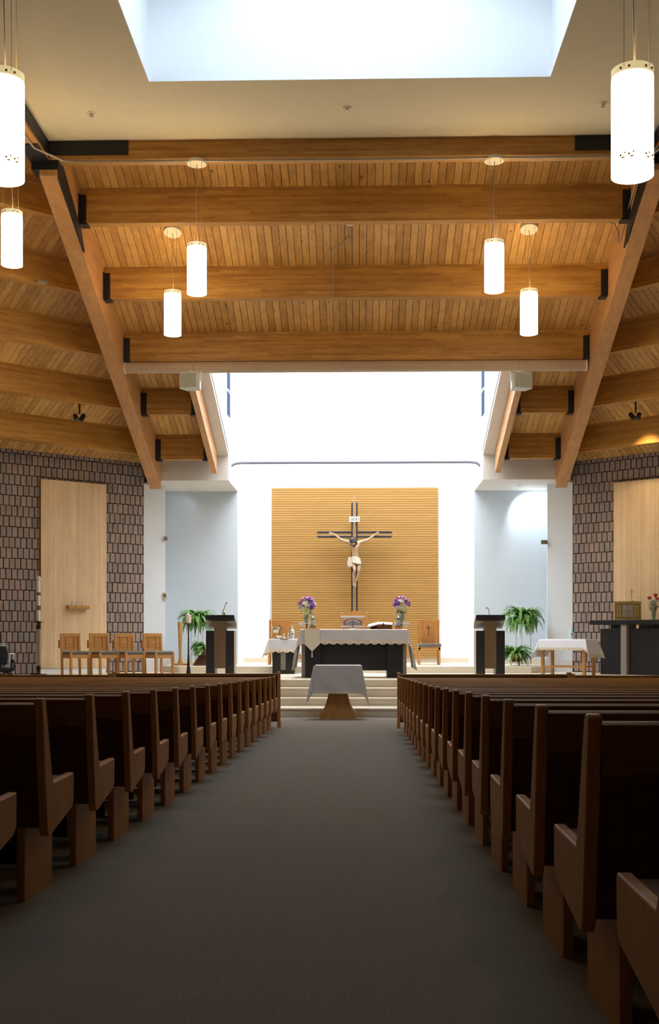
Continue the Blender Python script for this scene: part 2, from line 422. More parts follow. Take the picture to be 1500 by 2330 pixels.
# daylight glazing over the well, and a clerestory strip in each side
MT['apse_pane'] = emit('daylight_glazing', (0.93, 0.96, 1.0), L_APSE)
b = MB(); b.quad((WL, 26.6, 13.1), (WL, 36, 13.1), (WR, 36, 13.1), (WR, 26.6, 13.1))
struct(b.build('window_1', 'apse_pane'), 'roof glazing over the sanctuary')
for s, X, nm in ((-1, WL, 'window_2'), (1, WR, 'window_3')):
    o = MB().box(X - .02, X + .02, 31.35, 31.95, at(515, 945, 31.6).z, 12.8).build(nm, 'win'); struct(o, 'narrow clerestory window')
    MB().box(X - .035, X + .035, 31.3, 31.97, at(515, 892, 31.6).z - .03, at(515, 892, 31.6).z + .03).build('mullion', 'white', o)

# brick walls with split-face bricks
def brickwall(s):
    side = 'left' if s < 0 else 'right'
    ox, oy = (-6.0, 32.6) if s < 0 else (5.90, 32.6)
    L = 6.9; top = zdeck(30.2) + .2; ang = atan2(-UY, s * UX)
    b = MB(); b.box(.12, L, -.1, .1, -.1, top); b.box(-.75, .12, -.1, .1, EYE + 4.34, top)
    w = struct(b.build('wall_brick_' + side, 'mortar', loc=(ox, oy, 0), rot=(0, 0, ang)), 'brown split-face brick wall on the ' + side)
    fy = -.1 if s > 0 else .1                                  # the face turned to the nave
    q = MB(); rr = random.Random(3 + s); row = 0; z = Z4 + .01; bw, bh = .158, .272
    while z < top:
        lo = -.7 if z > EYE + 4.34 else .12; x = -.79 - (.5 * (row % 2) + rr.uniform(-.06, .06)) * bw
        while x < L:
            a, c = max(lo, x + .013), min(L, x + bw - .013)
            if c - a > .03:
                dd = .012 + rr.random() * .016; j = rr.uniform(-.004, .004)
                if s > 0: q.box(a, c, fy - dd, fy + .01, z + .010 + j, z + bh - .010 + j)
                else: q.box(a, c, fy - .01, fy + dd, z + .010 + j, z + bh - .010 + j)
            x += bw
        z += bh; row += 1
    q.build('brickwork', 'brick', w, bevel=.008)
    return w
brickwall(-1); brickwall(1)
for s, nm in ((-1, 'left'), (1, 'right')):
    b = MB(); b.box(s * 11.0, s * 11.2, -6, 28.6, -1, ZC + 1.2)
    struct(b.build('wall_side_' + nm, 'dim'), 'plain nave wall on the ' + nm)
b = MB(); b.box(-11.2, 11.2, -6.2, -6, -1, ZC + 1.2); struct(b.build('wall_rear', 'dim'))

# flat ceiling with the square skylight well
SX0, SX1, SY0, SY1 = -3.23, 2.92, 11.7, 17.84; TOPW = 1.75
b = MB()
TW = .012
for r in ((-5.6, SX0 - TW, -6, 20), (SX1 + TW, 5.4, -6, 20), (SX0 - TW, SX1 + TW, -6, SY0 - TW), (SX0 - TW, SX1 + TW, SY1 + TW, 20)): b.box(r[0], r[1], r[2], r[3], ZC, ZC + .118)
struct(b.build('ceiling', 'beige'), 'flat cream ceiling of the nave')
b = MB(); z0, z1 = ZC, ZC + TOPW
b.box(SX0 - TW, SX0, SY0, SY1, z0, z1); b.box(SX1, SX1 + TW, SY0, SY1, z0, z1)
b.box(SX0 - TW, SX1 + TW, SY1, SY1 + TW, z0, z1); b.box(SX0 - TW, SX1 + TW, SY0 - TW, SY0, z0, z1)
b.box(SX0 - .1, SX1 + .1, SY0 - .1, SY1 + .1, z1, z1 + .1)
struct(b.build('ceiling_well', 'white'), 'white walls of the square skylight well')
MT['dome'] = emit('skylight_dome', (0.70, 0.85, 1.0), L_DOME)
b = MB(); b.lathe([(3.02, 0), (3.02, -.06), (2.4, -.12), (1.2, -.16), (.01, -.17)], ((SX0 + SX1) / 2, (SY0 + SY1) / 2, z1), 64)
struct(b.build('window_4', 'dome', smooth=True), 'round frosted skylight over the nave')
for s, nm in ((-1, 'left'), (1, 'right')):
    b = MB(); a, c = sorted((s * 5.5, s * 11.2)); b.box(a, c, -6, 33, ZC + 1.0, ZC + 1.1)
    struct(b.build('ceiling_upper_' + nm, 'deck_back'))

# roof boards: middle bay, then the two side bays
def XL(d): return -5.39 + (30.8 - d) * 0.016
def XR(d): return 5.30 - (30.8 - d) * 0.031
def boards_mid():
    b = MB(); k = MB(); w = .145; x = -5.5
    while x < 5.4:
        y1 = 31.7 if (x < WL - .3 or x > WR + .15) else 26.45
        a, c = x + .005, x + w - .005
        b.hexa([(a, 20, zdeck(20)), (c, 20, zdeck(20)), (c, y1, zdeck(y1)), (a, y1, zdeck(y1))] + [(a, 20, zdeck(20) + .02), (c, 20, zdeck(20) + .02), (c, y1, zdeck(y1) + .02), (a, y1, zdeck(y1) + .02)])
        x += w
    for a, c, y1 in ((-5.6, WL - .2, 31.8), (WL - .2, WR + .2, 26.5), (WR + .2, 5.5, 31.8)):
        k.quad((a, 19.9, zdeck(19.9) + .021), (a, y1, zdeck(y1) + .021), (c, y1, zdeck(y1) + .021), (c, 19.9, zdeck(19.9) + .021))
    o = struct(b.build('ceiling_boards', 'deck_y'), 'sloping pine boards between the rafters')
    k.build('backing', 'deck_back', o)
boards_mid()
def boards_side(s):
    """local frame: y runs up the slope, x along the beams"""
    X0 = -5.69 if s < 0 else 5.60
    ux, uy = s * UX, -UY; gx, gy = -s * UY, -UX; D0 = 32.95
    slope = 0.335 * (UX + UY * T41)
    b = MB(); w = .15; t = -.1
    while t < 9.2:
        s1 = min(10.4, (.25 + UX * max(t, 0)) / UY)
        a, c = t + .005, t + w - .005
        if s1 > .2:
            z0, z1 = 0, slope * s1
            q = [(a, 0, 0), (c, 0, 0), (c, s1 + .12, z1 + .12 * slope), (a, s1, z1)]
            b.hexa(q + [(x, y, z + .02) for x, y, z in q]) if s < 0 else b.hexa([(-x, y, z) for x, y, z in (q[1], q[0], q[3], q[2])] + [(-x, y, z + .02) for x, y, z in (q[1], q[0], q[3], q[2])])
        t += w
    nm = 'left' if s < 0 else 'right'
    # local x axis must map to (ux,uy) for s<0 as +x ; rotation so that +y -> (gx,gy)
    ang = atan2(gy, gx) - pi / 2
    o = b.build('ceiling_boards_' + nm, 'deck_y', loc=(X0, D0, zdeck(D0) + .13), rot=(0, 0, ang))
    k = MB(); sg = 1 if s < 0 else -1
    k.quad((-.1 * sg, 0, .022), (9.2 * sg, 0, .022), (9.2 * sg, 10.6, slope * 10.6 + .022), (8.9 * sg, 10.6, slope * 10.6 + .022), (-.1 * sg, .15, .15 * slope + .022))
    k.build('backing', 'deck_back', o)
    struct(o, 'sloping pine boards of the ' + nm + ' bay'); return o
boards_side(-1); boards_side(1)

# purlins with their steel hangers: each beam is its own piece of structure
def purlin(n, x0, x1, label, h0=True, h1=True):
    d = 30.8 - 2.27 * n; zb = zbeam(d); y0 = d
    o = MB().box(x0, x1, y0, y0 + .2, zb, zdeck(d) + .0).build('roof_beam', 'beam_x', org=((x0 + x1) / 2, y0 + .1, zb + .013 * n), bevel=.006)
    struct(o, label)
    for on, xx, sg in ((h0, x0, 1), (h1, x1, -1)):
        if on:
            q = MB(); q.box(*sorted((xx, xx + sg * .13)), y0 - .02, y0, zb - .02, zb + .53); q.box(*sorted((xx, xx + sg * .16)), y0 - .03, y0 + .2, zb - .03, zb)
            q.box(*sorted((xx, xx + sg * .02)), y0 - .1, y0 + .1, zb - .02, zb + .53)
            q.build('hanger', 'steel', o, loc=(-(x0 + x1) / 2, -(y0 + .1), -(zb + .013 * n)))
names = ['lowest', 'second lowest', 'lower long', 'middle long', 'highest']
for n in (2, 3, 4):
    d = 30.8 - 2.27 * n; purlin(n, XL(d), XR(d), names[n] + ' glulam beam across the roof')
for n in (0, 1):
    d = 30.8 - 2.27 * n
    purlin(n, XL(d), -3.99, names[n] + ' short beam left of the light well')
    purlin(n, 3.81, XR(d), names[n] + ' short beam right of the light well')
for s in (-1, 1):
    nm = 'left' if s < 0 else 'right'; X0 = -5.66 if s < 0 else 5.55
    for n in range(5):
        d = 30.8 - 2.27 * n; ang = atan2(-UY, s * UX); zb = zbeam(d) + .13; ln = 6.6
        b = MB()
        b.box(-.3, ln, 0, .2, 0, .66 + .1) if s > 0 else b.box(-.3, ln, -.2, 0, 0, .66 + .1)
        struct(b.build('roof_beam', 'beam_x', loc=(X0, d, zb), rot=(0, 0, ang), bevel=.006), names[n].replace(' long', '') + ' glulam beam of the %s bay' % nm)

# main rafters (deep), short rafters at the light well
def rafter(xa, xb, ya, yb, drop, label, depth, capz=None):
    """xa/xb: (near X pair), (far X pair)"""
    za, zb_ = zbeam(ya) - drop, zbeam(yb) - drop
    q = [(xa[0], ya, za), (xa[1], ya, za), (xb[1], yb, zb_), (xb[0], yb, zb_)]
    o = MB().hexa(q + [(x, y, z + depth) for x, y, z in q]).build('rafter', 'beam_y', org=((xa[0] + xb[0]) / 2, (ya + yb) / 2, (za + zb_) / 2), bevel=.006)
    struct(o, label); return o
rl = rafter((XL(20) - .31, XL(20)), (XL(31.72) - .31, XL(31.72)), 20.0, 31.72, .36, 'great sloping rafter on the left', 1.05)
rr_ = rafter((XR(20), XR(20) + .31), (XR(31.72), XR(31.72) + .31), 20.0, 31.72, .36, 'great sloping rafter on the right', 1.05)
rafter((-3.99, -3.84), (-3.99, -3.84), 26.3, 31.4, .10, 'short rafter left of the light well', .78)
rafter((3.66, 3.81), (3.66, 3.81), 26.3, 31.4, .10, 'short rafter right of the light well', .78)
for s, a, c in ((-1, -3.86, WL), (1, WR, 3.68)):
    q = [(a, 26.4, zdeck(26.4) - .12), (c, 26.4, zdeck(26.4) - .12), (c, 31.7, zdeck(31.7) - .12), (a, 31.7, zdeck(31.7) - .12)]
    struct(MB().hexa(q + [(x, y, z + .2) for x, y, z in q]).build('trim_soffit_' + ('left' if s < 0 else 'right'), 'fascia'), 'white sloping soffit strip beside the light well')
# ring beams under the flat ceiling
zr = EYE + 8.24
o = MB().box(-5.3, 5.0, 19.95, 20.25, zr, ZC + .12).build('roof_beam', 'beam_x', org=(0, 20.1, zr), bevel=.005)
struct(o, 'glulam ring beam at the edge of the flat ceiling')
for a, c in ((-5.33, -3.97), (3.68, 5.05)):
    MB().box(a, c, 19.93, 19.95, zr + .06, ZC - .005).build('steel_plate', 'steel', o, loc=(0, -20.1, -zr))
for s in (-1, 1):
    Xa, Xb = (-5.68, -5.36) if s < 0 else (5.02, 5.34)
    o = MB().box(Xa, Xb, 6, 19.95, zr, ZC + .12).build('roof_beam', 'beam_y', org=(Xa, 13, zr), bevel=.005)
    struct(o, 'glulam ring beam along the %s of the flat ceiling' % ('left' if s < 0 else 'right'))
    q = MB(); xf = Xb if s < 0 else Xa
    q.box(*sorted((xf, xf - s * .015)), 17.9, 20.0, zr + .06, ZC)                      # plate on the inner face
    q.box(Xa, Xb, 19.3, 20.3, zr - .02, zr)                                            # shoe under the corner
    q.box(*sorted((xf + s * .30, xf - s * .17)), 19.98, 20.35, EYE + 8.08, zr)         # corner block over the rafter
    q.build('corner_bracket', 'steel', o, loc=(-Xa, -13, -zr))
    xi = XL(21) if s < 0 else XR(21)
    z = lambda d: zbeam(d) - .36
    q = MB(); y0, y1 = 20.05, 22.0
    q.prism([(y0, z(y0) + .0), (y1, z(y1) + .0), (y1 - .25, z(y1 - .25) + .22), (y0, z(y0) + .50)], 'X', *sorted((xi - s * .03, xi + s * .0)))
    q.build('rafter_plate', 'steel', o, loc=(-Xa, -13, -zr))
# ------------------------------------------------------------------ fittings on walls and roof
def wallframe(s):
    ox, oy = (-6.0, 32.6) if s < 0 else (5.90, 32.6)
    return (ox, oy), atan2(-UY, s * UX)
def wallpoint(s, t, off):
    """point on the brick face, t metres from the pier, off metres towards the nave"""
    (ox, oy), a = wallframe(s); nx, ny = -s * UY, -UX
    return ox + s * UX * t + nx * (.1 + off), oy - UY * t + ny * (.1 + off)
for s, t0, t1, lab in ((-1, 1.35, 3.27, 'tall pale wooden wall panel left of the altar, behind the four chairs'), (1, 1.45, 3.40, 'tall pale wooden wall panel on the right, behind the golden tabernacle')):
    (ox, oy), a = wallframe(s); x, y = wallpoint(s, 0, 0)
    th = thing('wall_panel', lab, 'wall panel', (x, y, Z4), a)
    f = -1 if s > 0 else 1
    k = MB(); k.box(t0 + .005, t1 - .005, *sorted((0, f * .11)), .15, EYE + 4.15 - Z4); k.build('backing_board', 'panel_gap', th)
    q = MB(); n = 40; w = (t1 - t0) / n
    for i in range(n): q.box(t0 + i * w + .0015, t0 + (i + 1) * w - .0015, *sorted((f * .10, f * .125)), .15, EYE + 4.15 - Z4)
    q.build('veneer', 'panel_z', th)
    MB().box(t0 + .01, t1 - .01, *sorted((0, f * .10)), 0, .15).build('plinth', 'white', th)
# slatted panel behind the cross
a, c = at(619, 1111, 36), at(997, 1497, 36)
th = thing('slatted_wall_panel', 'wide honey coloured panel of horizontal slats on the white wall behind the cross', 'wall panel', ((a.x + c.x) / 2, 35.98, c.z))
hw = (c.x - a.x) / 2; hh = a.z - c.z
MB().box(-hw, hw, -.06, .02, 0, hh).build('backing_board', 'panel_gap', th)
q = MB(); n = 73; w = hh / n
for i in range(n): q.box(-hw, hw, -.085, -.06, i * w + .006, (i + 1) * w - .004)
q.build('slats', 'panel_x', th)

# projection screen case
p = Vector((-.1, 26.3, EYE + 6.11))
th = thing('screen_case', 'long beige projector screen housing under the lower long roof beam', 'screen housing', p)
q = MB(); rot = Matrix.Rotation(pi / 2, 3, 'Y')
q.lathe([(.06, -5.22), (.125, -5.20), (.125, 5.20), (.06, 5.22)], (0, 0, 0), 24, tilt=rot); q.build('tube', 'screencase', th, smooth=True)
for x in (-5.2, 5.2): MB().lathe([(.132, -.015), (.132, .015)], (x, 0, 0), 24, tilt=rot).build('end_cap', 'canopy', th, smooth=True)
MB().box(-5.1, 5.1, -.03, .03, .11, .135).build('mounting_bracket', 'steel', th)
for x in (-1.5, -.3):
    MB().prism([(-.07, .0), (.07, .0), (.07, .045), (-.05, .045)], 'Y', -.128, -.122).build('sticker', 'sign', th, loc=(x, .02, -.09))

# loudspeakers under the case
for s, px in ((-1, 436), (1, 1184)):
    p = at(px, 866, 26.0)
    th = thing('loudspeaker', 'cream loudspeaker under the beige screen housing, ' + ('left of the bright wall' if s < 0 else 'right of the bright wall'), 'speaker', p, s * .22, 'cream loudspeakers under the screen housing')
    pr = [(-.24, -.13), (-.20, -.2), (.20, -.2), (.24, -.13), (.17, .16), (-.17, .16)]
    MB().prism(pr, 'Z', -.2, .14).build('cabinet', 'speaker', th, bevel=.012)
    MB().box(-.185, .185, -.212, -.2, -.185, .125).build('grille', 'grille', th, bevel=.006)
    q = MB(); q.box(-.22, .22, -.03, .03, .17, .19); q.box(-.23, -.215, -.03, .03, -.02, .19); q.box(.215, .23, -.03, .03, -.02, .19); q.box(-.03, .03, -.03, .2, .185, .22)
    q.build('yoke_bracket', 'speaker', th)
    MB().tube([(-s * .03, .03, .2), (-s * .03, -.02 + .0, .36), (-s * .03, .04, 1.1)], .004, 6).build('cable', 'cable', th)

# electrical conduits, boxes, detectors, downlights
q = MB(); zz = zr - .03
q.tube([(-5.5, 18.2, zz), (-5.45, 19.4, zz), (-5.1, 19.95, zz), (-4.9, 20.0, zz), (0, 20.02, zz), (4.7, 20.0, zz), (5.0, 19.9, zz), (5.2, 19.2, zz)], .018, 8)
tag(q.build('conduit', 'conduit', smooth=True), 'thin metal conduit running under the ring beam below the flat ceiling', 'conduit')
pts = [at(413, 519, 22.72)]
for xx in (-2, 0, 2, 4): pts.append(Vector((xx, 22.72, pts[0].z)))
for v in pts: v.z = zdeck(22.72) - .025
xr = XR(22.6) - .03
pts += [Vector((4.75, 22.72, zdeck(22.72) - .025)), Vector((xr - .06, 22.7, zdeck(22.7) - .08)), Vector((xr, 22.68, zdeck(22.7) - .25)), Vector((xr, 22.66, EYE + 7.62)), Vector((xr, 22.5, EYE + 7.64)), Vector((XR(20.8) - .03, 20.8, EYE + 8.25)), Vector((XR(20.3) - .03, 20.3, EYE + 8.38))]
tag(MB().tube(pts, .016, 8).build('conduit', 'conduit', smooth=True), 'thin metal conduit along the pine boards that bends down to the right rafter', 'conduit')
p = at(797, 521, 22.72); p.z = zdeck(22.72)
th = thing('smoke_detector', 'small white round detector on the pine boards near the roof centre', 'smoke detector', p)
MB().lathe([(.085, 0), (.085, -.03), (.06, -.05), (.01, -.055)], n=24).build('housing', 'fitting', th, smooth=True)
q = [p + Vector((0, .05, -.03)), p + Vector((0, .35, -.15)), p + Vector((-.2, .6, -.23)), p + Vector((-.33, .72, -.27)), p + Vector((-.35, .95, -.36)), p + Vector((-.35, 1.24, -.45)), p + Vector((-.35, 1.25, -1.1))]
tag(MB().tube(q, .012, 8).build('cable', 'conduit', smooth=True), 'grey cable curling from the round detector down the middle long beam', 'cable')
dl = [('ceiling_sprinkler', 208, 251, 'small white ceiling fitting left of the skylight corner'), ('ceiling_sprinkler', 790, 245, 'small white ceiling fitting in the middle below the skylight'), ('ceiling_sprinkler', 1373, 242, 'small white ceiling fitting beside the big right pendant lamp')]
for nm, px, py, lab in dl:
    d = 8.55 * F / (HOR - py); p = at(px, py, d); p.z = ZC
    th = thing(nm, lab, 'sprinkler', p, 0, 'fittings on the flat ceiling')
    MB().lathe([(.075, 0), (.075, -.006), (.045, -.012), (.045, -.004)], n=20).build('escutcheon', 'beige', th, smooth=True)
    MB().lathe([(.022, 0), (.022, -.04), (.035, -.045), (.035, -.052)], n=14).build('nozzle', 'silver', th, smooth=True)
def smallbox(px, py, Y, w, h, dpt, nm, lab, m='fitting', cat=None, rz=0):
    p = at(px, py, Y); th = thing(nm, lab, cat or nm.replace('_', ' '), p, rz)
    MB().box(-w / 2, w / 2, -dpt, 0, -h / 2, h / 2).build('housing', m, th, bevel=.008)
    MB().box(-w * .3, w * .3, -dpt - .012, -dpt, -h * .2, h * .25).build('cover', 'silver', th, bevel=.004)
    return th
smallbox(217, 727, 25.3, .13, .13, .07, 'junction_box', 'small grey junction box on the left great rafter', 'conduit')
smallbox(93, 643, 23.3, .2, .07, .1, 'junction_box', 'small grey box on the pine boards of the left bay', 'conduit', rz=.7)
smallbox(1348, 905, 28.3, .09, .09, .05, 'beam_sensor', 'small pale round sensor on a right bay beam', 'fitting', 'sensor', rz=-.7)
smallbox(378, 1226, 32.70, .10, .12, .09, 'camera_bracket', 'small silver fixture on the edge of the left white pier, upper one', 'silver', 'wall fitting')
smallbox(376, 1356, 32.70, .13, .20, .04, 'thermostat', 'small pale box on the edge of the left white pier, lower one', 'fitting', 'wall fitting')
smallbox(1238, 1234, 32.70, .18, .12, .09, 'camera_bracket', 'small silver fixture on the edge of the right white pier', 'silver', 'wall fitting')
# alcove ceiling downlights (the right one is lit)
for s, px, py in ((-1, 436, 1107), (1, 1182, 1105)):
    p = at(px, py, 33.0); p.z = EYE + 4.28
    th = thing('recessed_downlight', 'small recessed light in the soffit of the %s alcove' % ('left' if s < 0 else 'right'), 'ceiling light', p)
    MB().lathe([(.07, 0), (.07, -.008), (.04, -.012), (.04, -.002)], n=20).build('trim_ring', 'white', th, smooth=True)
    MB().lathe([(.025, 0), (.03, -.02), (.02, -.035)], n=14).build('bulb', 'silver', th, smooth=True)
    l = bpy.data.lights.new('downlight', 'SPOT'); l.energy = 130 if s > 0 else 4; l.spot_size = radians(115); l.spot_blend = .7; l.color = (.86, .93, 1); l.shadow_soft_size = .03
    lo = bpy.data.objects.new('lamp_light', l); COL.objects.link(lo); lo.parent = th; lo.location = (s * 0, .6, -.06)
    lo.rotation_euler = (radians(18), radians(38) * (-s), 0)
# black spot lights in the side bays
for s, px, py, on in ((-1, 181, 948, 0), (1, 1447, 945, 1)):
    p = at(px, py, 28.6)
    th = thing('spotlight', 'black twin spotlight on the pine boards of the %s bay' % ('left' if s < 0 else 'right'), 'spotlight', p, 0)
    dz = zdeck(28.6 + (abs(p.x) - 5.7) * T41) - p.z
    MB().lathe([(.05, dz - .03), (.05, dz)], n=16).tube([(0, 0, dz), (0, 0, .06)], .022, 8).build('stem', 'plastic_blk', th)
    for k, (dx, tx) in enumerate(((-.09, -.5), (.07, .35))):
        r = Matrix.Rotation(tx, 3, 'Y') @ Matrix.Rotation(-.5, 3, 'X')
        MB().lathe([(.03, .1), (.055, .08), (.06, -.08), (.05, -.09)], (dx, 0, -.02), 16, tilt=r).build('lamp_head', 'plastic_blk', th, smooth=True)
    if on:
        l = bpy.data.lights.new('spot', 'SPOT'); l.energy = 170; l.spot_size = radians(62); l.spot_blend = .8; l.color = (1, .78, .45); l.shadow_soft_size = .06
        lo = bpy.data.objects.new('lamp_light', l); COL.objects.link(lo); lo.parent = th; lo.location = (.12, 0, -.12)
        tg = Vector((*wallpoint(1, 2.7, 0), EYE + 3.0)) - (p + Vector(lo.location)); lo.rotation_euler = tg.to_track_quat('-Z', 'Y').to_euler()

# pendant lamps
PR, PH = .168, .86
def pendant(px, pytop, Y, ztop_ceiling, lab, first=None, canopy=True):
    p = at(px, pytop, Y); base = Vector((p.x, Y, p.z - PH)); up = ztop_ceiling - base.z
    th = thing('pendant_lamp', lab, 'pendant lamp', base, 0, 'cylindrical pendant lamps')
    MB().lathe([(PR - .012, .0), (PR, .0), (PR, PH), (PR - .012, PH), (PR - .012, .0)], n=48, caps=False).build('shade', 'shade', th, smooth=True)
    MB().lathe([(.01, .035), (PR - .012, .035), (PR - .012, .045), (.01, .045)], n=32).build('diffuser', 'shade', th)
    MB().lathe([(.03, .55), (.05, .6), (.05, PH - .04), (.03, PH)], n=16).build('lamp_holder', 'canopy', th, smooth=True)
    for a in (-2.35, -1.95, -1.15, -.75, 1.0, 2.2):
        for z in ((.12, .82) if a < 0 else (.05,)):
            q = MB(); q.ball((PR * 1.03 * cos(a), PR * 1.03 * sin(a), z), .011, 8, 5)
            if z < .2: q.ball((PR * 1.03 * cos(a + .2), PR * 1.03 * sin(a + .2), z + .015), .009, 8, 5); q.tube([(PR * 1.02 * cos(a + .04), PR * 1.02 * sin(a + .04), z - .02), (PR * 1.02 * cos(a + .2), PR * 1.02 * sin(a + .2), z - .02)], .007, 6)
            q.build('bolt', 'brass_dk', th)
    for a in (-2.2, -.9, 1.2):
        MB().tube([(PR * cos(a), PR * sin(a), PH - .03), (PR * cos(a) * .9, PR * sin(a) * .9, up)], .0025, 5).build('suspension_cable', 'cable', th)
    MB().tube([(0, 0, PH - .05), (.015, 0, PH + .12), (-.02, 0, PH + .12 + (up - PH) * .4), (.01, 0, PH + (up - PH) * .8), (0, 0, up)], .006, 6).build('cord', 'conduit', th, smooth=True)
    tl = Matrix.Rotation(-atan(.335), 3, 'X') if canopy == 'tilt' else None
    MB().lathe([(.17, -.055), (.175, -.045), (.175, 0)], (0, 0, up - (.0 if tl else 0)), n=32, tilt=tl).build('canopy', 'canopy', th, smooth=True)
    return th
pendant(1439.5, 160, 9.5, ZC, 'big near pendant lamp at the right edge of the photo')
pendant(8, 170, 9.5, ZC, 'big near pendant lamp at the top left corner of the photo')
pendant(27, 482, 18.6, zr, 'pendant lamp low at the left edge, hanging below the big left one')
pendant(448, 556, 20.1, zr, 'pendant lamp from the ring beam, the nearer of the pair left of centre')
pendant(1125, 549, 20.1, zr, 'pendant lamp from the ring beam, the nearer of the pair right of centre')
pendant(393, 663, 22.9, zdeck(22.9), 'pendant lamp from the pine boards, the lower of the pair left of centre', canopy='tilt')
pendant(1204, 660, 22.9, zdeck(22.9), 'pendant lamp from the pine boards, the lower of the pair right of centre', canopy='tilt')
for s, nm in ((-1, 'left'), (1, 'right')):                # unseen lamps added in the side bays to brighten their boards
    for X, Y, w in ((8.0, 20.6, 'nearer'), (9.4, 24.6, 'farther')):
        pz = zdeck(Y + (X - 5.7) * T41) + .13; px = 750 + F * (s * X * cos(YAW) + Y * sin(YAW)) / (-s * X * sin(YAW) + Y * cos(YAW))
        zc = -s * X * sin(YAW) + Y * cos(YAW)
        pendant(px, HOR - (pz - 1.1 - EYE) * F / zc, Y, pz, '%s added unseen pendant lamp under the pine boards of the %s bay, beyond the photo edge' % (w, nm))

# ------------------------------------------------------------------ pews
def pew(s, length):
    """origin: floor under the rear lower corner of the aisle leg; +Y towards the altar; s*X away from the aisle"""
    th = bpy.data.objects.new('church_pew', None); COL.objects.link(th)
    prof = [(-.087, .845), (-.102, .834), (-.02, .30), (0, .275), (.03, .275), (.38, .335), (.415, .36), (.418, .49), (.075, .487), (.055, .52), (-.042, .834), (-.057, .845)]
    X = lambda a, c: sorted((s * a, s * c))
    ov = -.10                                                   # the end stands out over the leg
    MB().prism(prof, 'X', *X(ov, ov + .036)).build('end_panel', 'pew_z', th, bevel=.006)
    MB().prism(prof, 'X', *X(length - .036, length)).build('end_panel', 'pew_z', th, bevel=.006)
    MB().box(*X(0, .034), 0, .43, -.02, .40).build('leg', 'pew_z', th, bevel=.004)
    MB().box(*X(length - .15, length - .116), 0, .43, -.02, .40).build('leg', 'pew_z', th, bevel=.004)
    for k in (1, 2):
        MB().box(*X(length * k / 3, length * k / 3 + .034), 0, .43, -.02, .40).build('leg', 'pew_z', th, bevel=.004)
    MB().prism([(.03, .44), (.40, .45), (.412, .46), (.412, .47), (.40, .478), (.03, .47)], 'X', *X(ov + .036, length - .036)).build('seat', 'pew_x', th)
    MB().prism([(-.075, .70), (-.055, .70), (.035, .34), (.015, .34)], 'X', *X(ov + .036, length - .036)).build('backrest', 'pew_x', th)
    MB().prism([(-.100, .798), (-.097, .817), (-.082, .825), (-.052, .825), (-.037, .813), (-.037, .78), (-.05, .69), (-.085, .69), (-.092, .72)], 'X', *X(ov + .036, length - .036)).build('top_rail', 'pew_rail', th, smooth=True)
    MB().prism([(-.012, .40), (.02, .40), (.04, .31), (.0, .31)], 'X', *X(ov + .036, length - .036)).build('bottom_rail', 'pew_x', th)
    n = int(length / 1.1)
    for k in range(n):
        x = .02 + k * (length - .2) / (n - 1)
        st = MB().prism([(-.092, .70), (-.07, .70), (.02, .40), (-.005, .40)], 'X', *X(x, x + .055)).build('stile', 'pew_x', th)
        MB().ball((s * (x + .0275), -.088, .665), .007, 8, 5).build('screw_cap', 'black', st)
    MB().box(*X(.12, length - .3), .30, .34, .10, .26).build('under_seat_rail', 'pew_x', th)
    return th
ORD = ['first', 'second', 'third', 'fourth', 'fifth', 'sixth', 'seventh', 'eighth', 'ninth', 'tenth', 'eleventh', 'twelfth', 'thirteenth', 'fourteenth', 'fifteenth', 'sixteenth', 'seventeenth', 'eighteenth', 'nineteenth']
for s, x, y0, sp, k0, k1, ln, nm in ((-1, -1.366, 4.727, .863, -1, 15, 6.6, 'left'), (1, .672, 3.02, .83, -1, 17, 6.2, 'right')):
    proto = None
    for k in range(k1, k0 - 1, -1):
        y = y0 + sp * k; i = k1 - k
        lab = '%s wooden pew from the altar steps on the %s side of the aisle' % (ORD[i], nm)
        if k == k0: lab = 'nearest wooden pew on the %s side of the aisle, cut by the photo edge' % nm
        loc = (x, y, zfloor(y + .2))
        if proto is None: proto = pew(s, ln); proto.location = loc; tag(proto, lab, 'pew', nm + ' hand pews'); o = proto
        else: o = dup(proto, loc, None, lab, nm + ' hand pews')
# pew fronts before the first rows
def pewfront(x0, x1, y, h, lab, rz=0, post0=True):
    th = thing('pew_front', lab, 'pew front', (x0, y, zfloor(y) - .005), rz); L = x1 - x0; sg = 1 if L > 0 else -1; X = lambda a, c: sorted((sg * a, sg * c)); L = abs(L)
    MB().prism([(-.06, 0), (.24, 0), (.24, .06), (.06, .14), (.05, h - .03), (.035, h), (-.035, h), (-.05, h - .03), (-.06, .5)], 'X', *X(0, .05)).build('end_post', 'pew_z', th, bevel=.006)
    MB().box(*X(L - .07, L), -.05, .05, 0, h).build('end_post', 'pew_z', th, bevel=.006)
    MB().box(*X(.05, L - .07), -.055, .045, h - .075, h - .03).build('top_rail', 'pew_rail', th, bevel=.008)
    MB().box(*X(.05, L - .07), -.012, .012, .12, h - .07).build('panel', 'pew_x', th)
    MB().box(*X(.05, L - .07), -.025, .025, .10, .20).build('bottom_rail', 'pew_x', th)
    for k in range(4):
        xx = .5 + k * (L - .9) / 3; MB().box(*X(xx, xx + .06), -.024, .024, .2, h - .07).build('stile', 'pew_x', th)
    return th
pewfront(-1.28, -4.03, 18.95, .915, 'low panelled wooden screen before the first pew left of the aisle')
pewfront(.615, 3.40, 18.75, .905, 'low panelled wooden screen before the first pew right of the aisle')
pewfront(-4.04, -7.6, 18.97, .89, 'outer panelled wooden screen before the pews on the far left')
pewfront(3.41, 6.6, 18.77, .885, 'outer panelled wooden screen before the pews on the far right')
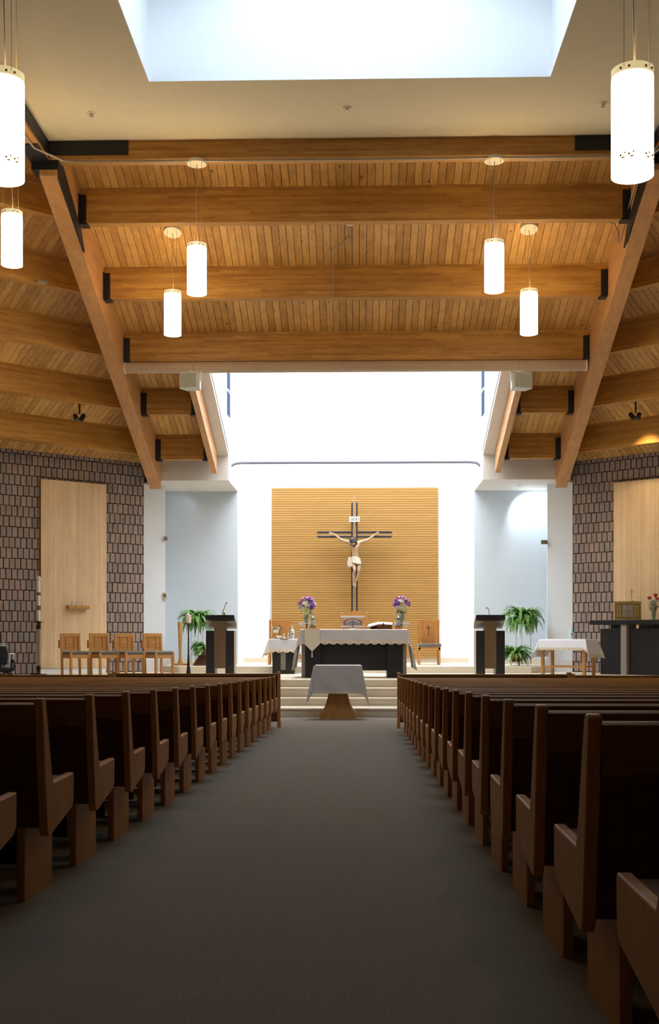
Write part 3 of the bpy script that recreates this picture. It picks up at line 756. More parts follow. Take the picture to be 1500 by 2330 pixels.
# ------------------------------------------------------------------ draped cloths
def drape_fn(w, d, ox, of, ob, flare=.16, rip=.012, seed=0):
    def S(a, b, out=0.0):
        ex = max(0, abs(a) - w / 2); sx = 1 if a > 0 else -1
        ey = max(0, abs(b) - d / 2); sy = 1 if b > 0 else -1
        ca, cb = max(-w / 2, min(w / 2, a)), max(-d / 2, min(d / 2, b))
        if ex == 0 and ey == 0: return Vector((a, b, out))
        L = sqrt(ex * ex + ey * ey); ph = atan2(ey, ex)
        k = flare * (1 + .9 * sin(2 * ph) ** 2)
        r = k * L + .012 + out + rip * L / .5 * sin((a + b) * 11 + seed) * (1 - sin(2 * ph) ** 2)
        return Vector((ca + sx * r * cos(ph), cb + sy * r * sin(ph), -L * (1 - .5 * k * k)))
    return S
def drape(th_or_none, name, w, d, ox, of, ob, mat='cloth', scal=0.0, pitch=.16, flare=.16, rip=.012, seed=0, loc=(0, 0, 0), rz=0.0, nu=70, nv=50):
    S = drape_fn(w, d, ox, of, ob, flare, rip, seed)
    sc = lambda t: scal * abs(sin(pi * t / pitch))
    m = MB()
    def fn(u, v):
        a = -(w / 2 + ox) + u * (w + 2 * ox); b = -(d / 2 + of) + v * (d + of + ob)
        if v < .5 and b < -d / 2: b = -d / 2 + (b + d / 2) * (of + sc(a) - scal) / of
        return S(a, b)
    m.grid(fn, nu, nv)
    o = m.build(name, mat, th_or_none, loc, (0, 0, rz), smooth=True, solid=.006)
    return o, S
def lace_front(parent, S, w, d, ox, of, scal, pitch, band=.085):
    m = MB()
    def fn(u, v):
        a = -(w / 2 + ox) + u * (w + 2 * ox); e = of - band + v * (band + scal * abs(sin(pi * a / pitch)) - scal + .006)
        p = S(a, -d / 2 - e, .0); p.y -= .009; return p
    n = int((w + 2 * ox) / pitch) * 8
    m.grid(fn, n, 5, lambda u, v: (((u - .5) * (w + 2 * ox)) / pitch, v))
    m.build('lace_trim', 'lace', parent, smooth=True)
def lace_sides(parent, S, w, d, ox, of, ob, pitch, band=.085):
    for sx in (-1, 1):
        m = MB()
        def fn(u, v):
            b = -(d / 2 + of) + u * (d + of + ob); p = S(sx * (w / 2 + ox - band + v * (band + .005)), b); p.x += sx * .009; p.y -= .006; return p
        m.grid(fn, 48, 4, lambda u, v: ((u * (d + of + ob)) / pitch, v)); m.build('lace_trim', 'lace', parent, smooth=True)

# ------------------------------------------------------------------ altar and what stands on it
a0, a1 = at(694.5, 1432, 27.6), at(917, 1432, 27.6); ax = (a0.x + a1.x) / 2; aw = a1.x - a0.x; ah = a0.z - Z4
th = thing('altar', 'large black altar table with taupe ends in the middle of the platform', 'altar', (ax, 28.1, Z4))
lw = .38
for s in (-1, 1):
    MB().box(*sorted((s * aw / 2, s * (aw / 2 - lw))), -.5, .45, 0, ah - .05).build('leg', 'black', th, bevel=.006)
    MB().box(*sorted((s * aw / 2, s * (aw / 2 + .09))), -.42, .42, 0, ah - .05).build('side_panel', 'grey_side', th, bevel=.004)
MB().box(-aw / 2 + lw, aw / 2 - lw, -.36, .3, .17, ah - .05).build('front_panel', 'black', th, bevel=.004)
tw = at(929, 1432, 27.6).x - at(687, 1432, 27.6).x
MB().box(-tw / 2, tw / 2, -.52, .5, ah - .06, ah - .006).build('tabletop', 'black', th, bevel=.006)
cl, S = drape(None, 'altar_cloth', tw + .01, 1.04, .93, .36, .30, scal=.04, pitch=.195, flare=.15, rip=.010, loc=(ax, 28.09, Z4 + ah), nu=150, nv=44)
tag(cl, 'white altar cloth with scalloped tan lace hanging over the black altar', 'altar cloth')
lace_front(cl, S, tw + .01, 1.04, .93, .36, .04, .195); lace_sides(cl, S, tw + .01, 1.04, .93, .36, .30, .195)
TOP = Z4 + ah + .004
# runner with a pointed end and tassel
r0, r1 = at(693, 1432, 27.5).x, at(728, 1432, 27.5).x; rw = (r1 - r0) / 2; rx = (r0 + r1) / 2
th = thing('altar_runner', 'ivory runner with pointed tasselled end on the left of the altar cloth', 'runner', (rx, 28.09, TOP + .003))
m = MB(); f = -.52 - .03
m.grid(lambda u, v: Vector((rw * (2 * u - 1), f + v * 1.02, .004)), 6, 6)
m.grid(lambda u, v: Vector((rw * (2 * u - 1), f - .035 - .10 * v * .36, .004 - v * .36)), 6, 6)
m.quad((-rw, f, .004), (rw, f, .004), (rw, f - .035, .004), (-rw, f - .035, .004))
m.quad((-rw, f - .071, -.356), (rw, f - .071, -.356), (0, f - .085, -.53))
m.build('panel', 'runner', th, solid=.005)
MB().lathe([(.006, 0), (.016, -.02), (.012, -.04), (.024, -.13), (.004, -.131)], (0, f - .088, -.535), 12).build('tassel', 'cloth', th, smooth=True)

def candle_in_glass(px, Y, lab):
    p = at(px, 1431, Y); p.z = TOP
    th = thing('glass_candle', lab, 'candle', p, 0, 'glass candles on the altar')
    MB().box(-.085, .085, -.085, .085, 0, .065).build('base_block', 'oak_red', th, bevel=.006)
    MB().lathe([(.07, .065), (.085, .075), (.085, .08)], n=20).build('saucer', 'iron', th, smooth=True)
    MB().lathe([(.046, .08), (.046, .27)], n=20).build('candle', 'wax', th, smooth=True)
    MB().lathe([(.047, .235), (.047, .275), (.04, .28)], n=20).build('candle_collar', 'brass_dk', th, smooth=True)
    MB().lathe([(.004, .285), (.011, .297), (.007, .318), (.001, .33)], n=10).build('flame', 'flame', th, smooth=True)
    MB().lathe([(.056, .08), (.056, .375), (.052, .375), (.052, .08)], n=24, caps=False).build('glass_sleeve', 'glass', th, smooth=True)
candle_in_glass(712.5, 28.2, 'glass candle on a brown block at the left end of the altar')
candle_in_glass(907, 28.2, 'glass candle on a brown block at the right end of the altar')

def petals(m, c, r, n=7, rings=2, rnd=R, up=Vector((0, 0, 1))):
    """little many-petalled head facing up"""
    q = up.to_track_quat('Z', 'Y')
    for k in range(rings):
        for i in range(n):
            a = 2 * pi * (i + .5 * k) / n; el = .35 + .5 * k; rr = r * (1 - .3 * k)
            d = Vector((cos(a) * cos(el), sin(a) * cos(el), sin(el))); t = Vector((-sin(a), cos(a), 0))
            w = rr * .42; tip = d * rr; mid = d * rr * .55 + Vector((0, 0, rr * .08))
            m.quad(*[Vector(c) + q @ x for x in (Vector((0, 0, 0)), mid - t * w, tip - t * w * .35, tip + t * w * .35, mid + t * w)])
    m.ball(c, r * .28, 8, 5)
def bouquet(px, py, Y, lab, kinds, rad, seed, extra=()):
    rnd = random.Random(seed); p = at(px, py, Y)
    th = thing('flower_bouquet', lab, 'flowers', p)
    f = MB()
    for i in range(90):
        a = rnd.uniform(0, 2 * pi); z = rnd.uniform(-.95, .55); rr = rad * rnd.uniform(.5, 1.0) * sqrt(max(.05, 1 - z * z * .7))
        b = Vector((rr * cos(a), rr * sin(a), z * rad)); d = (b + Vector((0, 0, -.1 * rad))).normalized(); t = d.cross(Vector((0, 0, 1))).normalized()
        L = rad * rnd.uniform(.25, .45); w = L * .22
        f.quad(b - d * L * .4, b - t * w, b + d * L * .6 + Vector((0, 0, -.1 * L)), b + t * w)
    f.build('foliage', 'leaf', th)
    st = MB()
    for i in range(9):
        a = i * .7; st.tube([(.015 * cos(a), .015 * sin(a), -rad * 2.6), (.02 * cos(a), .02 * sin(a), -rad * 1.1), (rad * .6 * cos(a), rad * .6 * sin(a), 0)], .006, 5)
    st.build('stems', 'leaf', th)
    for i, (nm, mt, dx, dz, r) in enumerate(kinds):
        dy = -sqrt(max(.04, 1 - min(.96, dx * dx + dz * dz))) * .8
        c = Vector((dx, dy, dz)) * rad; m = MB(); petals(m, c, r * rad, 8, 3, rnd, (c + Vector((0, -.2 * rad, .25 * rad))).normalized())
        m.build(nm, mt, th, solid=.003)
    for i in range(12):
        a = rnd.uniform(0, pi); z = rnd.uniform(-.2, .9); c = Vector((cos(a) * sqrt(1 - z * z), sin(a) * sqrt(1 - z * z), z)) * rad * .9
        m = MB(); petals(m, c, .3 * rad, 7, 2, rnd, c.normalized()); m.build('blossom', ('purple', 'mauve', 'whitef', 'violet')[i % 4], th, solid=.003)
    return th
K1 = [('blossom', 'mauve', -.15, .80, .32), ('blossom', 'purple', .35, .75, .40), ('blossom', 'purple', .62, .62, .34), ('blossom', 'mauve', -.75, .25, .36), ('blossom', 'mauve', -.62, .48, .30),
      ('blossom', 'violet', .45, .30, .36), ('blossom', 'violet', .70, .05, .36), ('blossom', 'violet', .55, -.22, .34), ('blossom', 'purple', .15, .62, .30), ('blossom', 'whitef', -.05, .28, .30), ('blossom', 'whitef', -.28, .22, .24),
      ('blossom', 'yellowf', .12, .22, .24), ('blossom', 'whitef', -.72, -.18, .32), ('blossom', 'whitef', .92, .2, .26), ('blossom', 'lime', -.05, -.62, .50), ('blossom', 'yellowf', -.25, .45, .16), ('blossom', 'mauve', -.4, .05, .22), ('blossom', 'whitef', -.45, -.32, .22)]
K2 = [('blossom', 'mauve', -.1, .85, .34), ('blossom', 'mauve', .25, .72, .34), ('blossom', 'purple', -.62, .40, .40), ('blossom', 'purple', -.70, .05, .34), ('blossom', 'whitef', -.05, .50, .30), ('blossom', 'purple', .50, .25, .38),
      ('blossom', 'violet', .72, .10, .32), ('blossom', 'mauve', .55, .55, .30), ('blossom', 'yellowf', .10, .0, .24), ('blossom', 'whitef', -.55, -.25, .30), ('blossom', 'whitef', -.12, -.22, .28), ('blossom', 'lime', .25, -.45, .32),
      ('blossom', 'whitef', .35, -.28, .24), ('blossom', 'yellowf', .02, -.35, .18), ('blossom', 'violet', -.35, .1, .26), ('blossom', 'whitef', .85, -.1, .22)]
def vase(px, ptop, pbot, Y, prof, lab, m='water', z=None):
    p = at(px, pbot, Y)
    if z is not None: p.z = z
    h = (pbot - ptop) * Y / F
    th = thing('glass_vase', lab, 'vase', p)
    MB().lathe([(r, t * h) for r, t in prof] + [(r - .006, t * h) for r, t in prof[::-1][:-1]], n=24, caps=False).build('body', m, th, smooth=True)
    MB().lathe([(.01, .006), (prof[0][0] - .01, .006), (prof[0][0] - .01, .018), (.01, .018)], n=20).build('foot', m, th, smooth=True)
    return th
VP = [(.055, 0), (.075, .25), (.085, .45), (.07, .75), (.055, .9), (.07, 1.0)]
for px, s, lab, k, sd, py in ((698, -1, 'left', K1, 4, 1378), (914, 1, 'right', K2, 9, 1377)):
    Y = 28.45
    p = at(px, 1417, Y)
    th = thing('glass_stand', 'clear glass tray on a short post at the %s end of the altar' % lab, 'stand', (p.x, Y, TOP), 0, 'glass stands on the altar')
    hh = p.z - TOP
    MB().box(-.19, .19, -.17, .17, hh - .03, hh).build('tray', 'acrylic', th, bevel=.006)
    m = MB()
    for sx in (-1, 1):
        for sy in (-1, 1): m.prism([(.12 * sx - .05, .11 * sy - .04), (.12 * sx + .05, .11 * sy - .04), (.12 * sx + .05, .11 * sy + .04), (.12 * sx - .05, .11 * sy + .04)], 'Z', hh - .085, hh - .03)
    m.build('facets', 'acrylic', th, bevel=.01)
    MB().lathe([(.05, 0), (.018, .01), (.015, hh - .085), (.05, hh - .06)], n=14).build('post', 'acrylic', th, smooth=True)
    vase(px, 1393, 1417, Y, VP, 'clear glass vase holding purple and white flowers on the %s glass stand' % lab, z=TOP + hh)
    bouquet(px, py, Y, ('bouquet of purple and white flowers with one big lime bloom, left of the cross' if s < 0 else 'bouquet of purple, mauve and white flowers on the right end of the altar'), k, .21, sd)

# clear box and little house-shaped stand in the middle of the altar
p = at(803, 1424, 28.4)
th = thing('acrylic_box', 'clear box with pale rims and reddish contents in the middle of the altar', 'box', (p.x, 28.4, TOP))
w = 27 * 28.4 / F; z0 = at(803, 1424, 28.4).z - TOP; z1 = at(803, 1402, 28.4).z - TOP
MB().box(-w * .92, w * .92, -.2, .2, z0, z1).build('case', 'glass', th)
MB().box(-w, w, -.21, .21, z1 - .035, z1).build('lid', 'plastic_wht', th, bevel=.005)
MB().box(-w, w, -.21, .21, z0 - .02, z0).build('base', 'plastic_wht', th, bevel=.005)
for s in (-1, 1): MB().box(*sorted((s * w * .9, s * w * .75)), -.1, .1, 0, z0 - .02).build('foot', 'acrylic', th)
MB().prism([(-w * .78, z0 + .01), (w * .78, z0 + .01), (w * .78, z0 + .12), (0, z1 - .05), (-w * .78, z0 + .12)], 'Y', -.05, .12).build('contents', 'pink', th)
th = thing('acrylic_stand', 'small house-shaped clear stand with a silver post, before the clear box on the altar', 'stand', (p.x, 27.95, TOP))
w = 16 * 28 / F; h = 23 * 28 / F
MB().prism([(-w, 0), (w, 0), (w, h * .66), (0, h), (-w, h * .66)], 'Y', -.008, .008).build('panel', 'glass', th)
m = MB(); m.tube([(-w, -.012, h * .66), (0, -.012, h), (w, -.012, h * .66)], .008, 6); m.build('roof_trim', 'silver', th)
MB().box(-.012, .012, -.03, -.01, 0, h).build('post', 'silver', th); MB().lathe([(.09, 0), (.09, .012), (.02, .02)], (0, -.06, 0), 20).build('foot', 'acrylic', th, smooth=True)
# book on its stand
b0, b1 = at(834, 1431, 27.9), at(895, 1417, 27.9)
th = thing('book_stand', 'brown wooden book rest right of the middle of the altar', 'stand', ((b0.x + b1.x) / 2, 27.95, TOP))
bw = b1.x - b0.x; bh = b1.z - TOP
MB().box(-bw * .1, bw * .42, -.16, -.13, 0, bh * .55).build('front_board', 'oak_red', th, bevel=.004)
MB().prism([(-.17, .02), (.2, bh * .85), (.2, bh * .75), (-.13, 0)], 'X', -bw * .35, bw * .45).build('rest', 'oak_red', th)
th = thing('open_book', 'open book with maroon cover resting on the brown book rest', 'book', ((b0.x + b1.x) / 2, 27.93, TOP + bh * .5))
m = MB(); m.hexa([(-bw * .5, -.22, -bh * .38), (-bw * .02, -.22, bh * .10), (-bw * .02, .16, bh * .42), (-bw * .42, .16, bh * .1), (-bw * .5, -.22, -bh * .31), (-bw * .02, -.22, bh * .17), (-bw * .02, .16, bh * .49), (-bw * .42, .16, bh * .17)])
m.hexa([(-bw * .02, -.22, bh * .10), (bw * .48, -.22, bh * .06), (bw * .48, .16, bh * .40), (-bw * .02, .16, bh * .42), (-bw * .02, -.22, bh * .17), (bw * .48, -.22, bh * .13), (bw * .48, .16, bh * .47), (-bw * .02, .16, bh * .49)])
m.build('cover', 'maroon', th)
m = MB(); m.hexa([(-bw * .49, -.215, -bh * .30), (-bw * .02, -.215, bh * .18), (-bw * .02, .15, bh * .49), (-bw * .41, .15, bh * .18), (-bw * .48, -.215, -bh * .14), (-bw * .03, -.215, bh * .34), (-bw * .03, .15, bh * .66), (-bw * .40, .15, bh * .32)])
m.hexa([(-bw * .02, -.215, bh * .18), (bw * .47, -.215, bh * .14), (bw * .47, .15, bh * .48), (-bw * .02, .15, bh * .49), (-bw * .02, -.215, bh * .34), (bw * .46, -.215, bh * .20), (bw * .46, .15, bh * .55), (-bw * .02, .15, bh * .66)])
m.build('pages', 'page', th); MB().box(bw * .1, bw * .16, -.235, -.22, -bh * .1, bh * .42).build('ribbon', 'maroon', th)

# credence table left of the altar
c0, c1 = at(620, 1533, 30.45), at(669, 1533, 30.45); cx = (c0.x + c1.x) / 2; cw = c1.x - c0.x; chh = at(640, 1454, 30.45).z - Z4
th = thing('credence_table', 'small black side table with taupe stripe left of the altar', 'table', (cx, 30.72, Z4))
for s in (-1, 1): MB().box(*sorted((s * cw / 2, s * .07)), -.27, .27, .10, chh - .04).build('leg', 'black', th, bevel=.005)
MB().box(-.075, .075, -.24, .24, .10, chh - .04).build('centre_panel', 'grey_side', th)
MB().box(-cw / 2, cw / 2, -.27, .27, 0, .10).build('base', 'black', th, bevel=.005)
MB().box(cw / 2, cw / 2 + .02, -.2, .27, .02, chh - .05).build('side_panel', 'grey_side', th)
tw2 = at(677, 1454, 30.45).x - at(614.5, 1454, 30.45).x
MB().box(-tw2 / 2, tw2 / 2, -.29, .29, chh - .045, chh - .006).build('tabletop', 'black', th, bevel=.005)
cl, S = drape(None, 'table_cloth', tw2 + .01, .60, .42, .36, .3, 'cloth', scal=.04, pitch=.195, flare=.20, rip=.008, seed=2, loc=(cx, 30.72, Z4 + chh), nu=80, nv=44)
tag(cl, 'white lace-edged cloth on the small black side table left of the altar', 'table cloth')
lace_front(cl, S, tw2 + .01, .60, .42, .36, .04, .195); lace_sides(cl, S, tw2 + .01, .60, .42, .36, .3, .195)
T2 = Z4 + chh + .005
def onct(px, Y=30.6): q = at(px, 1453, Y); return (q.x, Y, T2)
th = thing('chalice', 'silver chalice covered by a paten on the small side table', 'chalice', onct(628))
MB().lathe([(.10, 0), (.10, .012), (.04, .03), (.018, .06), (.03, .10), (.018, .13), (.03, .15)], n=24).build('stem', 'gold', th, smooth=True)
MB().lathe([(.03, .15), (.07, .18), (.085, .24), (.088, .285), (.084, .285), (.08, .24), (.03, .16)], n=24, caps=False).build('cup', 'silver', th, smooth=True)
MB().lathe([(.01, .286), (.11, .29), (.128, .30), (.01, .298)], n=28).build('paten', 'silver', th, smooth=True)
MB().prism([(.05, .29), (.12, .29), (.09, .225)], 'Y', -.13, -.127).build('purificator', 'cloth', th)
th = thing('glass_bowl', 'small glass bowl beside the chalice', 'bowl', onct(634.5, 30.52))
MB().lathe([(.03, 0), (.04, .01), (.085, .065), (.08, .084), (.035, .018)], n=24).build('bowl', 'acrylic', th, smooth=True)
for px, nm, h in ((646, 'left', .13), (656, 'right', .145)):
    th = thing('cruet', 'small clear cruet with gold lid on the side table, the %s of the two' % nm, 'cruet', onct(px, 30.58), 0, 'cruets on the side table')
    MB().lathe([(.055, 0), (.055, .01), (.02, h * .55), (.025, h * .9)], n=18).build('body', 'acrylic', th, smooth=True)
    MB().lathe([(.028, h * .9), (.03, h * .95), (.008, h * 1.05), (.012, h * 1.12), (.002, h * 1.15)], n=14).build('lid', 'gold', th, smooth=True)
    MB().tube([(.02, 0, h * .85), (.05, 0, h * .75), (.045, 0, h * .4)], .005, 6).build('handle', 'gold', th)
th = thing('tray', 'thin gilt tray under the cruets on the side table', 'tray', (onct(648)[0], 30.57, T2 - .004))
MB().lathe([(.17, 0), (.19, .012), (.185, .014), (.16, .004)], n=32).build('dish', 'gold', th, smooth=True)
def sanitizer(loc, lab, k=1.0, rz=0.0):
    th = thing('sanitizer_bottle', lab, 'bottle', loc, rz, 'pump bottles of clear gel')
    MB().lathe([(.05 * k, 0), (.055 * k, .01 * k), (.055 * k, .20 * k), (.045 * k, .235 * k), (.02 * k, .255 * k)], n=20).build('bottle', 'gel', th, smooth=True)
    m = MB(); m.lathe([(.022 * k, .255 * k), (.022 * k, .29 * k), (.01 * k, .295 * k), (.01 * k, .335 * k), (.016 * k, .34 * k), (.016 * k, .36 * k)], n=14).tube([(0, 0, .352 * k), (-.05 * k, -.01 * k, .35 * k), (-.06 * k, -.01 * k, .335 * k)], .008 * k, 6)
    m.build('pump', 'plastic_wht', th, smooth=True)
    m = MB(); m.grid(lambda u, v: Vector((.0562 * k * sin((u - .5) * 1.9), -.0562 * k * cos((u - .5) * 1.9), (.03 + .15 * v) * k)), 8, 2); lb = m.build('label', 'plastic_wht', th, smooth=True)
    m = MB(); m.grid(lambda u, v: Vector((.0575 * k * sin((u - .5) * 1.2 * sin(pi * v)), -.0575 * k * cos((u - .5) * 1.2 * sin(pi * v)), (.11 + .045 * v) * k)), 8, 6)
    m.grid(lambda u, v: Vector((.0575 * k * sin((u - .5) * .9), -.0575 * k * cos((u - .5) * .9), (.062 + .018 * v) * k)), 6, 1)
    m.build('emblem', 'label_blue', lb, smooth=True)
    return th
sanitizer(onct(665.5, 30.55), 'pump bottle of clear gel on the small side table left of the altar', .97)

# small table in the aisle before the steps
Yt = 23.2; g0 = at(728, 1638.7, Yt); g1 = at(810, 1638.7, Yt); gx = (g0.x + g1.x) / 2; gb = zfloor(Yt + .3) - .005; sw = (g1.x - g0.x) / 2
gt = at(768, 1514.5, Yt).z - gb; bh = at(768, 1575, Yt).z - gb
th = thing('pedestal_table', 'small wooden pedestal table with flared base in front of the sanctuary steps', 'table', (gx, Yt + .32, gb))
k = lambda px: (px - 766.9) * Yt / F + at(766.9, 1600, Yt).x - gx
pr = [(-sw, 0), (sw, 0), (sw, .11), (sw * .93, .17)]
for i in range(1, 8): t = i / 8; pr.append((sw * (.93 - .41 * (t ** .55)), .17 + (bh - .17) * t * .9))
pr += [(sw * .51, bh), (sw * .51, gt - .06)]
pr += [(-x, z) for x, z in pr[:1:-1]]
MB().prism(pr, 'Y', -.32, .32).build('base', 'oak_z', th, bevel=.006)
t0, t1 = at(716, 1514, Yt).x - gx, at(821, 1514, Yt).x - gx; tc = (t0 + t1) / 2
MB().box(t0, t1, -.42, .42, gt - .06, gt - .008).build('tabletop', 'oak_x', th, bevel=.006)
cl, S = drape(None, 'table_cloth', t1 - t0 + .01, .85, .60, .54, .5, flare=.13, rip=.012, seed=5, loc=(gx + tc, Yt + .32, gb + gt), nu=80, nv=70)
tag(cl, 'plain white cloth with pointed corners on the pedestal table before the steps', 'table cloth')
m = MB()
m.grid(lambda u, v: S((u - .5) * (t1 - t0 + .4), -.425 - .505 - .05 * v, .006), 40, 2, lambda u, v: (u * 22, v)); m.build('lace_trim', 'runner', cl, smooth=True)

# ------------------------------------------------------------------ the crucifix
YC = 35.35; cc = at(806.8, 1216, YC); pxm = YC / F
base = Vector((cc.x, YC, at(806, 1402, YC).z))
def cp(px, py): q = at(px, py, YC); return q.x - base.x, q.z - base.z
th = thing('crucifix', 'large double-barred black cross with painted figure hung on the slatted panel', 'crucifix', base)
ztop = cp(806, 1142)[1]; zsil = cp(806, 1129)[1]
zb0, zb1 = cp(806, 1213)[1], cp(806, 1209)[1]; zc0, zc1 = cp(806, 1223.6)[1], cp(806, 1219.4)[1]
for s in (-1, 1):
    xa, xb = sorted((s * 3.4 * pxm, s * 7.4 * pxm))
    bv = [(xa, 0), (xb, 0), (xb, ztop - .05), (xa, ztop)] if s > 0 else [(xa, 0), (xb, 0), (xb, ztop), (xa, ztop - .05)]
    MB().prism(bv, 'Y', -.05, .05).build('upright_bar', 'crosswood', th, bevel=.004)
    MB().box(*sorted((s * 2.4 * pxm, s * 3.4 * pxm)), -.03, .03, 0, zsil).build('upright_trim', 'grey_trim', th)
    xo = s * 86.5 * pxm; xi = s * 3.4 * pxm; 
    for z0, z1, zt in ((zb0, zb1, 1), (zc0, zc1, 0)):
        e = xo - s * .05; pp = [(xi, z0), (xo, z0) if zt else (e, z0), (e, z1) if zt else (xo, z1), (xi, z1)]
        MB().prism(pp, 'Y', -.055, .045).build('cross_bar', 'crosswood', th, bevel=.004)
    for zz in (zb0 - .014, zc1 + .002): MB().box(*sorted((xi, xo - s * .02)), -.035, .03, zz, zz + .012).build('cross_trim', 'grey_trim', th)
for z in (.3, 1.2, 2.9): MB().box(-.10, .10, .03, .6, z, z + .05).build('wall_bracket', 'silver', th) if False else None
MB().box(-.03, .03, .02, .54, zc0 - .3, zc0 - .24).build('wall_bracket', 'steel', th); MB().box(-.10, .10, .02, .05, zc0 - .33, zc0 - .2).build('wall_bracket', 'steel', th)
x0, z0 = cp(794.8, 1188.5); x1, z1 = cp(819.2, 1176)
pl = MB().box(x0, x1, -.085, -.055, z0, z1).build('name_plate', 'sign', th, bevel=.004)
for ch, px in (('I', 799), ('N', 803.4), ('R', 811.4), ('I', 816.2)):
    cu = bpy.data.curves.new('letter', 'FONT'); cu.body = ch; cu.size = .13; cu.extrude = .002; cu.align_x = 'CENTER'
    tmp = bpy.data.objects.new('tmp', cu); me = bpy.data.meshes.new_from_object(tmp); bpy.data.objects.remove(tmp)
    lo = bpy.data.objects.new('letter', me); COL.objects.link(lo); lo.scale = (.72, 1, 1); lo.parent = pl; lo.rotation_euler = (pi / 2, 0, 0)
    lo.location = (cp(px, 1182)[0], -.088, (z0 + z1) / 2 - .047); me.materials.clear(); me.materials.append(MT['ink'])
MB().ball((cp(807.3, 1178)[0], -.086, z1 - .03), .016, 10, 6, (1, .3, 1)).build('red_dot', 'blood', pl)

# painted figure: one skinned body
def skin_obj(name, m, nodes, edges, parent, root, sub=2):
    ks = list(nodes); me = bpy.data.meshes.new(name)
    me.from_pydata([nodes[k][0] for k in ks], [(ks.index(a), ks.index(b)) for a, b in edges], [])
    o = bpy.data.objects.new(name, me); COL.objects.link(o); o.parent = parent
    md = o.modifiers.new('skin', 'SKIN'); md.use_smooth_shade = True
    sv = me.skin_vertices[0].data
    for i, k in enumerate(ks):
        r = nodes[k][1]; sv[i].radius = r if isinstance(r, tuple) else (r, r); sv[i].use_root = (k == root)
    s = o.modifiers.new('sub', 'SUBSURF'); s.levels = sub; s.render_levels = sub
    me.materials.append(MT[m]); return o
def J(cx, cy, y, r):
    q = cp(750 + cx / 12.5, 1180 + cy / 12.5); return (Vector((q[0], y, q[1])), r)
N = {'pel': J(745, 1160, -.17, (.135, .10)), 'wai': J(722, 1010, -.18, (.112, .080)), 'rib': J(715, 870, -.21, (.145, .10)), 'che': J(715, 760, -.20, (.140, .095)), 'nek': J(705, 690, -.21, .062),
     'hd0': J(690, 690, -.29, .055),
     'rsh': J(600, 695, -.17, .062), 'rel': J(345, 618, -.13, .042), 'rwr': J(135, 455, -.10, .025), 'rpa': J(75, 425, -.09, .026),
     'lsh': J(835, 695, -.17, .062), 'lel': J(1075, 620, -.13, .042), 'lwr': J(1275, 480, -.10, .025), 'lpa': J(1335, 440, -.09, .026),
     'rhi': J(688, 1250, -.18, .076), 'rth': J(696, 1340, -.23, .070), 'rkn': J(722, 1480, -.30, .052), 'rca': J(684, 1610, -.22, .046), 'ran': J(685, 1840, -.16, .030), 'rto': J(690, 1980, -.22, .026),
     'lhi': J(822, 1250, -.17, .076), 'lth': J(834, 1350, -.22, .068), 'lkn': J(836, 1500, -.27, .050), 'lca': J(800, 1640, -.19, .045), 'lan': J(735, 1830, -.13, .029), 'lto': J(738, 1970, -.18, .025)}
E = [('pel', 'wai'), ('wai', 'rib'), ('rib', 'che'), ('che', 'nek'), ('nek', 'hd0'), ('che', 'rsh'), ('rsh', 'rel'), ('rel', 'rwr'), ('rwr', 'rpa'), ('che', 'lsh'), ('lsh', 'lel'), ('lel', 'lwr'), ('lwr', 'lpa'),
     ('pel', 'rhi'), ('rhi', 'rth'), ('rth', 'rkn'), ('rkn', 'rca'), ('rca', 'ran'), ('ran', 'rto'), ('pel', 'lhi'), ('lhi', 'lth'), ('lth', 'lkn'), ('lkn', 'lca'), ('lca', 'lan'), ('lan', 'lto')]
for s, pre, pts in ((-1, 'r', [(-5, 385, .0085), (-25, 415, .009), (-25, 450, .009), (-5, 480, .008), (50, 490, .009)]), (1, 'l', [(1345, 375, .0085), (1385, 378, .009), (1415, 400, .009), (1420, 430, .008), (1325, 490, .009)])):
    pc = N[pre + 'pa'][0]
    for i, (fx, fy, r) in enumerate(pts):
        q = J(fx, fy, -.115, r); mid = pc.lerp(q[0], .55) + Vector((0, -.012, 0))
        N['%sf%da' % (pre, i)] = (mid, r * 1.15); N['%sf%d' % (pre, i)] = q
        E += [(pre + 'pa', '%sf%da' % (pre, i)), ('%sf%da' % (pre, i), '%sf%d' % (pre, i))]
fig = skin_obj('figure', 'skin', N, E, th, 'pel')
hc = J(672, 690, -.33, 0)[0]
tl = Matrix.Rotation(radians(38), 3, 'X') @ Matrix.Rotation(radians(-18), 3, 'Y')
hd = MB(); hd.ball((0, 0, 0), 1, 24, 16)
def headshape(v):
    x, y, z = v; w = .078 * (1 - .22 * max(0, -z)); yy = y * .098; zz = z * .118
    if y < -.3: yy -= .012 * math.exp(-((x / .22) ** 2)) * math.exp(-(((z + .15) / .25) ** 2)); yy += .010 * math.exp(-(((abs(x) - .42) / .2) ** 2)) * math.exp(-(((z - .08) / .14) ** 2)); yy += .005 * math.exp(-((x / .35) ** 2)) * math.exp(-(((z + .48) / .06) ** 2))
    return tuple(hc + tl @ Vector((x * w, yy, zz)))
hd.v = [headshape(v) for v in hd.v]; hd.build('head', 'skin', fig, smooth=True)
hr = MB(); hr.ball((0, 0, 0), 1, 24, 16); hr.v = [tuple(hc + tl @ (Vector((x * .092, y * .108 + .018, z * .128 + .022)))) for x, y, z in hr.v]
hr.ball(tuple(hc + tl @ Vector((-.07, .03, -.08))), .05, 10, 8, (.8, .8, 1.5)); hr.ball(tuple(hc + tl @ Vector((.075, .03, -.08))), .05, 10, 8, (.8, .8, 1.5))
hr.build('hair', 'hair', fig, smooth=True)
bd = MB(); bd.ball((0, 0, 0), 1, 16, 10); bd.v = [tuple(hc + tl @ Vector((x * .056, y * .045 - .062, z * .055 - .088))) for x, y, z in bd.v]; bd.build('beard', 'beard', fig, smooth=True)
cr = MB()
